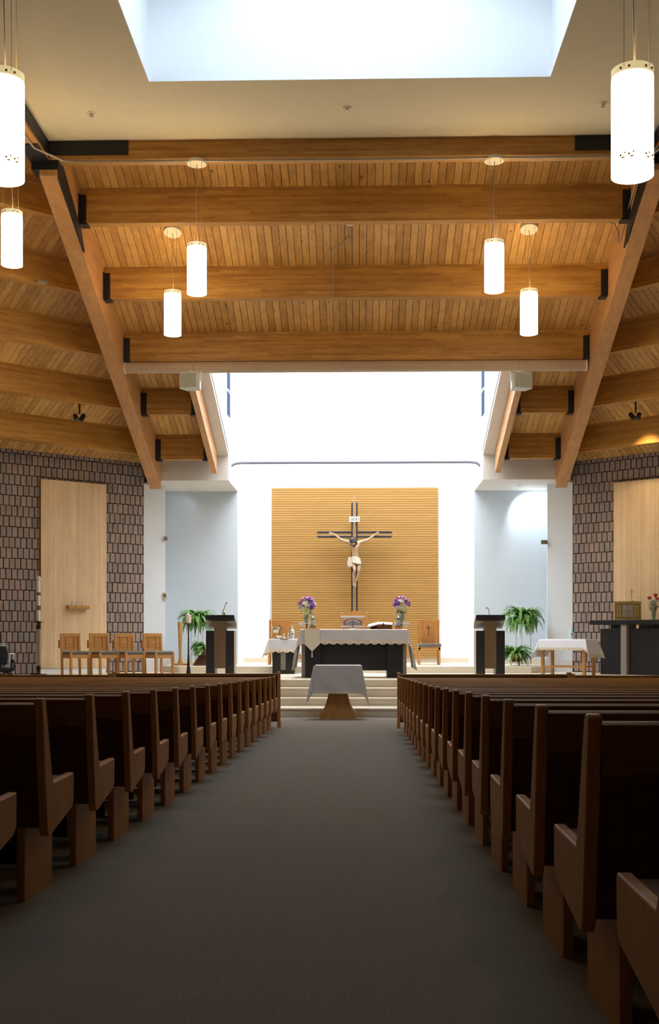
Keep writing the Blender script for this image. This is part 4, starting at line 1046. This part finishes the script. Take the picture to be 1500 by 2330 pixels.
for k in range(3):
    cr.tube([tuple(hc + tl @ Vector(((.096 + .004 * k) * cos(a), .115 * sin(a) + .014, .055 + .014 * sin(a * 4 + k * 2)))) for a in [2 * pi * i / 28 for i in range(29)]], .009, 6)
cr.build('crown', 'hair', fig)
lo = MB()
def loin(u, v):
    a = 2 * pi * u; c = J(746 + 16 * v, 1120 + 150 * v, -.175 - .02 * v, 0)[0]; sag = -.05 * v * cos(a + .9) + .03 * (1 - v) * cos(a + 2.6)
    r = 1 + .06 * sin(a * 9 + v * 3) * v + .10 * v
    return c + Vector((.135 * r * cos(a), .115 * r * sin(a), sag + .012 * sin(a * 3) * (1 - v)))
lo.grid(loin, 48, 8); k = J(570, 1160, -.20, 0)[0]; lo.ball(tuple(k), .045, 12, 8, (1, .8, 1.1))
def tail(u, v):
    c = J(575 + 25 * v, 1180 + 210 * v, -.20, 0)[0]; w = .035 + .045 * sin(pi * min(1, v * .8)); a = (u - .5) * 4.2
    return c + Vector((w * sin(a) + .01 * sin(u * 22), -.045 * cos(a) * (.6 + .5 * v) + .012 * cos(u * 25), .01 * sin(u * 12)))
lo.grid(tail, 24, 8); lo.build('loincloth', 'loin', fig, smooth=True, solid=.008)
bl = MB(); bl.ball(tuple(J(690, 1935, -.245, 0)[0]), .018, 8, 6, (1, .5, 1.6)); bl.ball(tuple(J(85, 455, -.118, 0)[0]), .010, 8, 6); bl.ball(tuple(J(1345, 468, -.118, 0)[0]), .010, 8, 6)
bl.ball(tuple(J(612, 985, -.225, 0)[0]), .014, 8, 6, (.6, .5, 1.8)); bl.build('wounds', 'blood', fig, smooth=True)
# ------------------------------------------------------------------ chairs
def clergy_chair(px0, px1, ptop, pseat, lab, Y=33.2, peak=False, mirror=1):
    z0 = ZU; c = at((px0 + px1) / 2, 1500, Y); w = (px1 - px0) / 2 * Y / F; hs = at(px0, pseat, Y).z - z0; ht = at(px0, ptop, Y).z - z0
    th = thing('clergy_chair', lab, 'chair', (c.x, Y, z0), 0, 'carved wooden chairs behind the altar')
    hp = ht - (.13 if peak else .04)
    for s in (-1, 1):
        MB().box(*sorted((s * w, s * (w - .055))), .22, .28, 0, hp).lathe([(.02, hp), (.032, hp + .02), (.025, hp + .04), (.005, hp + .05)], (s * (w - .027), .25, 0), 12).build('leg', 'oak_red', th, bevel=.004)
        MB().box(*sorted((s * (w + .0), s * (w - .055))), -.27, -.21, 0, hs - .1).build('leg', 'oak_z', th, bevel=.004)
        n = 6; m = MB()
        for i in range(n): zz = hs + .05 + (hp - hs - .2) * i / n; m.lathe([(.012, zz), (.02, zz + .03), (.012, zz + .07)], (s * (w - .085), .24, 0), 10)
        m.build('turned_spindle', 'oak_z', th, smooth=True)
        MB().box(*sorted((s * (w - .01), s * (w - .04))), -.21, .22, hs - .17, hs - .1).build('side_rail', 'oak_red', th)
    top = [(-(w - .11), hs - .02), (w - .11, hs - .02)]
    bp = [(w - .055, hp - .07)] + ([(w * .45, hp + .02), (0, ht), (-w * .45, hp + .02)] if peak else [(w * .75, hp - .01), (w * .4, ht - .01), (0, ht), (-w * .4, ht - .01), (-w * .75, hp - .01)]) + [(-(w - .055), hp - .07)]
    MB().prism(top + [(w - .11, hp - .10)] + bp + [(-(w - .11), hp - .10)], 'Y', .235, .265).build('backrest', 'oak_red', th, bevel=.004)
    zc = hs + (ht - hs) * .62
    MB().box(-.009, .009, .228, .236, zc - .20, zc + .10).box(-.065, .065, .228, .236, zc + .02, zc + .036).build('carved_cross', 'beard', th)
    MB().box(-w, w, -.27, .25, hs - .17, hs - .09).build('seat_frame', 'oak_x', th, bevel=.004)
    MB().box(-w - .005, w + .02, -.30, .23, hs - .09, hs + .01).build('cushion', 'cushion', th, bevel=.025)
    return th
clergy_chair(952, 1001, 1409, 1465, 'carved wooden chair with cushion standing right of the altar')
clergy_chair(611, 661, 1409, 1465, 'carved wooden chair standing behind the small side table left of the altar')
clergy_chair(776, 838, 1387, 1462, 'carved wooden chair with peaked back behind the middle of the altar', 33.3, True)

def oak_chair(px, Y, rz, lab, first=[None]):
    """frame chair with three-panel back: origin under the middle of the seat"""
    z0 = Z4; hs = at(px, 1482, Y).z - z0; ht = at(px, 1441, Y).z - z0; p = at(px, 1500, Y)
    if first[0] is not None: return dup(first[0], (p.x, Y, z0), rz, lab)
    th = thing('side_chair', lab, 'chair', (p.x, Y, z0), rz, 'oak chairs in a row on the left')
    w, d = .235, .31
    for s in (-1, 1):
        MB().hexa([(s * w - .028, d - .05, 0), (s * w + .028, d - .05, 0), (s * w + .028, d, 0), (s * w - .028, d, 0), (s * w - .028, d + .02, ht), (s * w + .028, d + .02, ht), (s * w + .028, d + .06, ht), (s * w - .028, d + .06, ht)]).build('leg', 'oak_z', th, bevel=.004)
        MB().box(s * w - .03, s * w + .03, -d, -d + .06, 0, hs - .02).build('leg', 'oak_z', th, bevel=.004)
        MB().box(s * w - .015, s * w + .015, -d + .06, d - .05, hs - .17, hs - .08).build('side_rail', 'oak_z', th)
    MB().box(-w, w, -d + .01, -d + .04, hs - .17, hs - .08).build('front_rail', 'oak_x', th)
    MB().box(-w - .02, w + .02, -d - .0, d - .06, hs - .085, hs + .005).build('cushion', 'cushion', th, bevel=.03)
    zt = ht; yb = d + .025
    MB().box(-w + .028, w - .028, yb - .015, yb + .025, zt - .09, zt).build('top_rail', 'oak_x', th, bevel=.004)
    MB().box(-w + .028, w - .028, yb - .02, yb + .015, hs + .01, hs + .06).build('bottom_rail', 'oak_x', th, bevel=.004)
    MB().box(-w + .028, w - .028, yb - .0, yb + .012, hs + .05, zt - .08).build('back_panel', 'oak_z', th)
    for x in (-.105, .105): MB().box(x - .016, x + .016, yb - .014, yb + .01, hs + .05, zt - .08).build('stile', 'oak_z', th)
    MB().box(-.04, .04, yb - .004, yb + .0, hs + .22, hs + .235).build('inlay', 'runner', th)
    MB().box(-w - .075, -w - .03, d - .02, d + .06, hs + .08, hs + .28).build('bracket', 'oak_red', th, bevel=.004)
    first[0] = th; return th
for px, lab in ((172, 'oak chair standing farthest left in the row of four, before the wooden panel'), (238, 'oak chair second from the left in the row of four'), (296, 'oak chair third from the left in the row of four, before the brick'), (362, 'oak chair at the right end of the row of four, before the white pier')):
    oak_chair(px, 29.0, radians(36) if px < 350 else radians(38), lab)

# black office chair, white table and bottle at the left edge
p = at(12, 1530, 28.9)
th = thing('office_chair', 'black upholstered office chair with armrests at the left edge', 'chair', (p.x - .12, 28.9, Z4), radians(25))
hs = at(12, 1526, 28.9).z - Z4
MB().box(-.26, .26, -.28, .24, hs - .03, hs + .07).build('seat', 'fabric_blk', th, bevel=.035)
m = MB(); m.grid(lambda u, v: Vector((.22 * sin(pi * (.15 + .7 * v)) ** .5 * (2 * u - 1), .26 + .06 * v - .04 * (1 - (2 * u - 1) ** 2), hs + .14 + .46 * v)), 10, 10); m.build('backrest', 'fabric_blk', th, smooth=True, solid=.06)
MB().box(-.03, .03, .24, .30, hs - .02, hs + .3).build('back_post', 'plastic_blk', th)
for s in (-1, 1):
    MB().tube([(s * .27, .16, hs), (s * .30, .18, hs + .22), (s * .30, .10, hs + .27), (s * .30, -.17, hs + .22), (s * .30, -.24, hs + .14), (s * .27, -.20, hs + .0)], .026, 8).build('armrest', 'plastic_blk', th, smooth=True)
MB().lathe([(.05, .10), (.03, .3), (.03, hs - .03)], n=14).build('gas_lift', 'plastic_blk', th, smooth=True)
for i in range(5):
    a = 2 * pi * i / 5 + .3
    lg = MB().tube([(0, 0, .12), (.3 * cos(a), .3 * sin(a), .07)], .025, 8, .016).build('leg', 'plastic_blk', th)
    MB().lathe([(.03, -.012), (.03, .012)], (.3 * cos(a), .3 * sin(a), .03), 14, tilt=Matrix.Rotation(pi / 2, 3, 'X')).build('caster', 'plastic_blk', lg)
p = at(6, 1486, 29.45); zt = p.z - Z4
th = thing('side_table', 'small white side table behind the black office chair', 'table', (p.x + .02, 29.45, Z4))
MB().box(-.24, .24, -.2, .2, zt - .03, zt).build('tabletop', 'plastic_wht', th, bevel=.006)
for sx in (-1, 1):
    for sy in (-1, 1): MB().box(sx * .2 - .015, sx * .2 + .015, sy * .16 - .015, sy * .16 + .015, 0, zt - .03).build('leg', 'plastic_wht', th)
sanitizer((p.x + .03, 29.42, p.z + .001), 'pump bottle of clear gel on the small white table at the left edge', .85)

# paschal candle
p = at(88, 1535, 29.3)
th = thing('candle_stand', 'tall dark iron candle stand before the left wooden panel', 'candle stand', (p.x, 29.3, Z4))
zd = at(88, 1416, 29.3).z - Z4
MB().box(-.17, .17, -.17, .17, 0, .03).box(-.045, .045, -.045, .045, .10, .24).tube([(0, 0, .03), (0, 0, .12)], .02, 8).build('base', 'iron', th, bevel=.004)
MB().box(-.042, .042, -.042, .042, .22, zd - .10).build('post', 'grey_side', th, bevel=.005)
MB().box(-.05, .05, -.05, .05, zd - .17, zd - .07).tube([(0, 0, zd - .08), (0, 0, zd)], .02, 8).build('collar', 'iron', th)
MB().lathe([(.02, zd - .012), (.12, zd), (.135, zd + .008), (.06, zd + .012), (.055, zd + .03)], n=28).build('drip_pan', 'iron', th, smooth=True)
th = thing('paschal_candle', 'tall white candle with brown bands on the dark iron stand', 'candle', (p.x, 29.3, Z4 + zd + .013))
h = at(88, 1311, 29.3).z - Z4 - zd - .02
MB().lathe([(.048, 0), (.048, h * .95), (.02, h * .955)], n=24).build('candle', 'wax', th, smooth=True)
for a, c in ((.255, .36), (.58, .65)): MB().lathe([(.0495, h * a), (.0495, h * c)], n=24, caps=False).build('band', 'cushion', th, smooth=True)
m = MB()
for i, (x, z) in enumerate(((-.018, .42), (-.012, .45), (-.022, .475), (-.01, .50), (-.02, .525))): m.ball((x, -.045, h * z), .008, 8, 5)
m.box(-.022, -.014, -.0495, -.044, h * .40, h * .54).build('emblem', 'blood', th)
MB().lathe([(.052, h * .90), (.052, h * .975), (.04, h), (.002, h + .012)], n=24).build('glass_cap', 'acrylic', th, smooth=True)

# shelf with oil flasks on the left panel
t = 2.25; (ox, oy), a = wallframe(-1); x, y = wallpoint(-1, t, .13); zs = EYE + (HOR - 1382) * 31.1 / F
th = thing('wall_shelf', 'small wooden shelf on the left wall panel', 'shelf', (x, y, zs), a)
MB().box(-.31, .31, -.115, .17, -.045, .045).build('board', 'oak_x', th, bevel=.004)
for i, dx in enumerate((.16, .02, -.15)):
    q = Matrix.Rotation(a, 3, 'Z') @ Vector((dx, .06, 0))
    th = thing('oil_flask', '%s of the three small glass oil flasks on the wall shelf' % ('leftmost', 'middle one', 'rightmost')[2 - i if False else (0 if dx > .1 else 1 if dx > 0 else 2)], 'flask', (x + q.x, y + q.y, zs + .046), a, 'oil flasks on the wall shelf')
    MB().lathe([(.035, 0), (.037, .01), (.012, .06), (.012, .085), (.018, .09)], n=16).build('body', 'acrylic', th, smooth=True)
    MB().lathe([(.032, .004), (.030, .02), (.005, .021)], n=14).build('oil', 'gold', th, smooth=True)
    MB().ball((0, 0, .11), .017, 10, 6, (.8, .8, 1.3)).build('stopper', 'acrylic', th, smooth=True)

# lecterns
def lectern(s, pxa, pxb, lab, Y=29.0):
    w = (pxb - pxa) / 2 * Y / F; c = at((pxa + pxb) / 2, 1400, Y); H = lambda py: at(c.x, py, Y).z - Z4 if False else EYE + (HOR - py) * Y / F - Z4
    th = thing('lectern', lab, 'lectern', (c.x, Y + .3, Z4), 0, 'lecterns beside the altar')
    za, zb, zl, zp = H(1399), H(1410), H(1435), H(1521)
    MB().prism([(-.30, za), (-.30, zb), (.30, H(1430)), (.30, H(1430) + .12)], 'X', -w, w).build('desk', 'black', th, bevel=.005)
    MB().prism([(-.285, zb - .001), (.285, H(1430) - .001), (.285, H(1430) - .004), (-.285, zb - .004)], 'X', -w * .98, w * .98).build('desk_underside', 'grey_side', th)
    bw = w * .40
    for q in (-1, 1):
        MB().box(*sorted((q * w * .985, q * bw * .92)), -.25, .25, 0, zl).build('leg', 'black', th, bevel=.005)
    MB().box(*sorted((-s * w * .985, -s * (w * .985 + .004))), -.25, .25, 0, zl).build('side_veneer', 'grey_side', th)
    MB().box(-bw, bw, -.28, .1, zp, H(1412)).build('front_panel', 'bronze', th, bevel=.004)
    MB().box(-bw * .9, bw * .9, -.2, .2, H(1440), H(1424)).build('neck', 'black', th)
    # microphone clipped to the desk
    d = 1 if s < 0 else -1; x0 = .03 * d; zz = za - .05
    if s < 0: pts = [(x0, -.05, zz), (x0 + .01, -.05, zz + .12), (x0 + .06, -.05, zz + .24), (x0 + .11, -.05, zz + .36)]
    else: pts = [(-.01, -.05, zz), (-.015, -.05, zz + .16), (-.035, -.05, zz + .225), (-.075, -.05, zz + .222)]
    mc = MB().tube(pts, .008, 6).build('microphone_stem', 'plastic_blk', th, smooth=True); MB().ball(pts[-1], .018, 10, 7, (1, 1, 1)).build('microphone_head', 'plastic_blk', mc, smooth=True)
    if s < 0: MB().lathe([(.025, zz), (.025, zz + .11), (.03, zz + .12), (.012, zz + .15)], (x0 + .055, -.02, 0), 16).build('microphone_collar', 'mic_gold', mc, smooth=True)
    return th
lectern(-1, 467.3, 533, 'black lectern with bronze panel and thin microphone, left of the altar')
lectern(1, 1084, 1150, 'black lectern with bronze panel and bent microphone, right of the altar')

# lit candle on its flared black stand
p = at(429, 1531, 28.6); zd = at(429, 1418, 28.6).z - Z4
th = thing('candle_stand', 'slim black flared candle stand left of the left lectern', 'candle stand', (p.x, 28.6, Z4))
MB().lathe([(.07, 0), (.062, .03), (.035, .25), (.02, .55), (.014, zd - .07), (.03, zd - .03), (.085, zd - .012), (.085, zd)], n=24).build('stem', 'iron', th, smooth=True)
th = thing('pillar_candle', 'thick lit cream candle on the slim black stand', 'candle', (p.x, 28.6, Z4 + zd + .001))
MB().lathe([(.066, 0), (.066, .205), (.05, .212), (.01, .205)], n=24).build('wax', 'wax', th, smooth=True)
MB().lathe([(.003, .205), (.011, .222), (.008, .242), (.001, .262)], n=10).build('flame', 'flame', th, smooth=True)

# tapered wooden pedestal
p = at(410, 1514, 32.3); Hh = at(410, 1415, 32.3).z - ZU
th = thing('wooden_pedestal', 'slender tapered wooden pedestal post left of the left fern', 'pedestal', (p.x, 32.3, ZU), radians(38))
def sq(a, b, z0, z1): return [(-a, -a, z0), (a, -a, z0), (a, a, z0), (-a, a, z0), (-b, -b, z1), (b, -b, z1), (b, b, z1), (-b, b, z1)]
MB().hexa(sq(.025, .052, .24, Hh - .01)).hexa(sq(.052, .045, Hh - .01, Hh)).build('shaft', 'oak_z', th, bevel=.003)
MB().hexa(sq(.036, .027, .12, .25)).hexa(sq(.055, .042, .05, .12)).build('plinth', 'oak_z', th, bevel=.003)
MB().box(-.15, .15, -.15, .15, 0, .05).build('foot', 'oak_x', th, bevel=.004)

# ferns
def frond(m, base, az, el, L, droop, w, rnd, n=15):
    d = Vector((cos(az), sin(az), 0)); p = Vector(base); e = el; st = L / n; pts = [p.copy()]
    for i in range(n):
        p = p + (d * cos(e) + Vector((0, 0, sin(e)))) * st; e -= droop / n * (.35 + 1.3 * i / n); e = max(e, -1.35); pts.append(p.copy())
    side = Vector((-sin(az), cos(az), 0)); tw = rnd.uniform(-.5, .5)
    o = len(m.v)
    for i in range(1, n + 1):
        f = (pts[min(i + 1, n)] - pts[i - 1]).normalized(); up = side.cross(f); sd = (side * cos(tw) + up * sin(tw))
        ww = w * (sin(pi * min(1, (i + 1.2) / (n + 1.5))) ** .6) * (1 - .55 * i / n)
        for s in (-1, 1):
            a = pts[i] - f * st * .42; b = pts[i] + f * st * .30
            q = len(m.v); m.v += [tuple(a), tuple(b), tuple(b + sd * s * ww + f * st * .5 - up * ww * .12), tuple(a + sd * s * ww * .9 + f * st * .3 - up * ww * .12)]
            m.f.append((q, q + 1, q + 2, q + 3))
    for i in range(n):                                         # the midrib ties the leaflets into one island
        f = (pts[i + 1] - pts[i]).normalized(); q = len(m.v); r = .003
        m.v += [tuple(pts[i] - side * r), tuple(pts[i] + side * r), tuple(pts[i + 1] + side * r), tuple(pts[i + 1] - side * r)]; m.f.append((q, q + 1, q + 2, q + 3))
def fern(px, py, Y, z, lab, n, L, droop, seed, potr=.11, poth=.17, up=.9, saucer=True, low=0.0):
    rnd = random.Random(seed); p = at(px, py, Y)
    th = thing('potted_fern', lab, 'fern', (p.x, Y, z))
    pt = MB().lathe([(potr * .75, .01), (potr, poth), (potr * 1.08, poth), (potr * 1.08, poth - .03), (potr * .95, poth - .03)][:3] + [(potr * .9, poth), (potr * .85, poth - .03)], n=24).build('pot', 'terracotta', th, smooth=True)
    if saucer: MB().lathe([(potr * .8, 0), (potr * 1.25, .012), (potr * 1.25, .024), (potr * .8, .012)], n=24).build('saucer', 'basket', pt, smooth=True)
    m = MB()
    for i in range(n):
        az = rnd.uniform(0, 2 * pi); q = rnd.random(); el = up * (q ** .8) * 1.25 - .25
        frond(m, (.05 * cos(az), .05 * sin(az), poth - .02), az, el, L * rnd.uniform(.65, 1.1), droop * rnd.uniform(.6, 1.25), .075, rnd)
    m.build('fronds', 'fern', th)
    return th
def plantstand(px, Y, z, levels, lab, w=.16):
    p = at(px, 1500, Y); th = thing('plant_stand', lab, 'plant stand', (p.x, Y, z))
    top = levels[-1][1]
    for i, (sx, sy) in enumerate(((-1, -.6), (1, -.6), (0, 1))): MB().tube([(sx * w, sy * w, 0), (sx * w, sy * w, top)], .007, 6).build('leg', 'conduit', th)
    for x, h in levels:
        m = MB(); m.tube([(x + w * cos(t), w * sin(t), h) for t in [2 * pi * i / 24 for i in range(25)]], .007, 6); m.lathe([(.01, h - .008), (w * .98, h - .008), (w * .98, h - .002), (.01, h - .002)], (x, 0, 0), 24); m.build('ring', 'conduit', th)
    m = MB(); m.tube([(-w, -.6 * w, .05), (w, -.6 * w, .05)], .005, 5).tube([(w, -.6 * w, .05), (0, w, .05)], .005, 5).tube([(0, w, .05), (-w, -.6 * w, .05)], .005, 5).build('brace', 'conduit', th)
    return th
zu = at(448, 1424, 32.75).z
plantstand(449, 32.75, ZU, [(0, zu - ZU)], 'thin wire plant stand behind the left candle and lectern')
fern(449, 1420, 32.75, zu, 'large hanging fern high on the wire stand, left of the altar', 130, .62, 2.7, 11, .13, .2, 1.15)
pb = at(466, 1515, 32.2)
th = thing('woven_basket', 'dark ribbed upturned basket under the lower left fern', 'basket', (pb.x, 32.2, ZU))
hb = 24 * 32.2 / F; pr = []
for i in range(7):
    r = .33 - .16 * i / 6; pr += [(r, hb * i / 7), (r + .012, hb * (i + .5) / 7), (r - .01, hb * (i + .95) / 7)]
MB().lathe(pr, n=28).build('body', 'basket', th, smooth=True)
fern(466, 1490, 32.2, ZU + hb, 'lower fern in a clay pot on the ribbed basket behind the left lectern', 100, .48, 2.3, 23, .12, .17, 1.2, False)
zu = at(1190, 1420, 32.6).z
zl = at(1174, 1504, 32.6).z
plantstand(1190, 32.6, ZU, [(-.0, zu - ZU)], 'thin wire plant stand between the right lectern and the white table', .2)
fern(1190, 1418, 32.6, zu, 'large hanging fern high on the wire stand, right of the altar', 140, .70, 2.7, 31, .13, .2, 1.15)
pr_ = at(1172, 1504, 32.0)
fern(1172, 1504, 32.0, zl, 'lower fern in a clay pot behind the right lectern', 110, .56, 2.2, 47, .14, .20, 1.2, True)
th = thing('pot_stand', 'low wire pot stand carrying the lower right fern', 'plant stand', (pr_.x, 32.0, ZU))
m = MB(); hh = zl - ZU; m.tube([(.15 * cos(t), .15 * sin(t), hh - .008) for t in [2 * pi * i / 20 for i in range(21)]], .006, 6); m.build('ring', 'conduit', th)
for i in range(4): t = pi / 4 + pi / 2 * i; MB().tube([(.15 * cos(t), .15 * sin(t), 0), (.15 * cos(t), .15 * sin(t), hh - .008)], .006, 6).build('leg', 'conduit', th)

# cloth-covered table on the right
Y = 29.6; c = at(1293, 1454.5, Y); zt = c.z - Z4; rz = -radians(38)
th = thing('wooden_table', 'light wooden table with slim legs under a white cloth, before the right brick wall', 'table', (c.x, Y, Z4), rz)
w, d = 1.26, .60
MB().box(-w / 2, w / 2, -d / 2, d / 2, zt - .03, zt - .006).build('tabletop', 'oak_x', th)
MB().box(-w / 2 + .05, w / 2 - .05, -d / 2 + .03, -d / 2 + .05, zt - .12, zt - .03).build('apron', 'oak_x', th)
for sx in (-1, 1):
    for sy in (-1, 1): MB().box(sx * (w / 2 - .05) - .035, sx * (w / 2 - .05) + .035, sy * (d / 2 - .05) - .035, sy * (d / 2 - .05) + .035, 0, zt - .03).build('leg', 'oak_z', th, bevel=.004)
MB().box(-w / 2 + .05, w / 2 - .05, -d / 2 + .03, -d / 2 + .06, .20, .24).build('stretcher', 'oak_x', th)
MB().box(-w / 2 + .05, w / 2 - .05, d / 2 - .06, d / 2 - .03, .20, .24).build('stretcher', 'oak_x', th)
cl, S = drape(None, 'table_cloth', w + .01, d + .01, .46, .28, .25, 'linen', scal=.03, pitch=.15, flare=.22, rip=.015, seed=8, loc=(c.x, Y, Z4 + zt), rz=rz, nu=90, nv=44)
tag(cl, 'white lace-edged cloth on the light wooden table at the right', 'table cloth')
lace_front(cl, S, w + .01, d + .01, .46, .28, .03, .15, .07); lace_sides(cl, S, w + .01, d + .01, .46, .28, .25, .15, .07)
q = at(1300.5, 1452, 29.6); sanitizer((q.x, 29.6, Z4 + zt + .005), 'pump bottle of clear gel on the white cloth table at the right', .92)

# tabernacle table and tabernacle
tx, ty = 7.40, 29.9; rz = -radians(41); ztab = .443 + EYE - Z4
th = thing('tabernacle_table', 'long black slab table on dark blocks at the right edge', 'table', (tx, ty, Z4), rz)
MB().box(-1.5, 1.5, -.36, .36, ztab - .12, ztab).build('slab', 'black', th, bevel=.006)
for i, (x0, x1, y0) in enumerate(((-1.22, -.62, -.30), (-.42, .42, -.22), (.62, 1.22, -.30))):
    MB().box(x0, x1, y0, .28, 0, ztab - .22).build('block', 'black', th, bevel=.005)
    MB().box(x0 + .2, x1 - .2, -.12, .12, ztab - .23, ztab - .115).build('spacer', 'black', th)
for x0, x1 in ((-.62, -.46), (.46, .62)): MB().box(x0, x1, -.33, .2, 0, ztab - .115).build('pilaster', 'grey_side', th, bevel=.004)
TT = Z4 + ztab
c = at(1429, 1411, 30.25)
th = thing('tabernacle', 'gilded tabernacle box with cross on its doors, on the black slab table', 'tabernacle', (c.x, 30.25, TT), -radians(14))
w = .335; h = 41 * 30.25 / F
MB().box(-w, w, -.2, .25, .012, h).build('body', 'gold', th, bevel=.006)
MB().box(-w - .01, w + .01, -.22, .26, 0, .014).box(-w - .005, w + .005, -.215, .255, h - .004, h + .012).build('cornice', 'gold', th)
m = MB(); z0, z1 = .07, h - .075
for r in ((-w + .03, w - .03, z0 - .025, z0), (-w + .03, w - .03, z1, z1 + .025)): m.box(r[0], r[1], -.212, -.2, r[2], r[3])
for x in (-w + .04, w - .04, -.15, .15): m.box(x - .012, x + .012, -.212, -.2, z0, z1)
m.build('frame', 'brass_dk', th)
MB().box(-.14, .14, -.208, -.2, z0, z1).build('door', 'grey_side', th)
zm = (z0 + z1) / 2
MB().box(-.02, -.008, -.216, -.2, z0, z1).box(.008, .02, -.216, -.2, z0, z1).box(-.13, .13, -.218, -.2, zm + .006, zm + .018).box(-.13, .13, -.218, -.2, zm - .018, zm - .006).build('cross_relief', 'silver', th)
for s in (-1, 1):
    m = MB(); xx = s * .225; m.box(xx - .006, xx + .006, -.21, -.2, z0, z1)
    for k in range(4): a = pi / 4 + k * pi / 4; m.tube([(xx - .03 * cos(a), -.206, zm - .03 * sin(a)), (xx + .03 * cos(a), -.206, zm + .03 * sin(a))], .004, 5)
    m.build('side_ornament', 'brass_dk', th)
c2 = at(1438, 1370, 30.2)
th = thing('altar_cross', 'tiny brass standing crucifix on top of the golden tabernacle', 'crucifix', (c2.x, 30.22, TT + h + .013), -.2)
MB().tube([(.02, 0, 0), (.005, 0, .06), (0, 0, .34)], .007, 6).tube([(-.055, 0, .25), (.055, 0, .25)], .006, 6).lathe([(.04, 0), (.03, .012), (.01, .016)], (.02, 0, 0), 14).build('cross', 'brass_dk', th)
MB().ball((-.0, -.015, .26), .014, 8, 6).tube([(-.045, -.012, .262), (0, -.015, .235), (.045, -.012, .262)], .006, 6).tube([(0, -.015, .24), (-.004, -.018, .19), (0, -.012, .13)], .012, 6, .007).build('figure', 'gold', th, smooth=True)
px, Yv = 1488, 29.95
v = vase(px, 1380, 1411, Yv, [(.045, 0), (.05, .3), (.075, .8), (.085, 1.0)], 'dark green tinted glass vase of roses at the right edge', 'water', TT)
rb = random.Random(5); pc = at(px, 1372, Yv)
th = thing('flower_bouquet', 'bunch of three red roses with white filler flowers at the right edge', 'flowers', pc)
m = MB()
for i in range(70):
    a = rb.uniform(0, 2 * pi); z = rb.uniform(-.16, .04); r = rb.uniform(.05, .19); b = Vector((r * cos(a), r * sin(a), z)); d = b.normalized(); t = d.cross(Vector((0, 0, 1))).normalized(); L = .08
    m.quad(b - d * L * .4, b - t * .02, b + d * L * .6, b + t * .02)
for i in range(6): a = i; m.tube([(.02 * cos(a), .02 * sin(a), -.40), (.03 * cos(a), .03 * sin(a), -.15), (.1 * cos(a), .1 * sin(a), .05)], .006, 5)
m.build('foliage', 'leaf', th)
m = MB()
for i in range(150):
    a = rb.uniform(0, 2 * pi); z = rb.uniform(-.03, .10); r = rb.uniform(.04, .17); m.ball((r * cos(a), r * sin(a), z), .011, 5, 4)
m.build('filler_flowers', 'whitef', th)
for dx, dz in ((-.13, .12), (.02, .19), (.06, .10)):
    m = MB(); petals(m, Vector((dx, -.08, dz)), .062, 7, 3, rb, Vector((0, -.5, .8))); m.ball((dx, -.08, dz), .04, 10, 8); m.build('rose', 'redf', th, solid=.004)
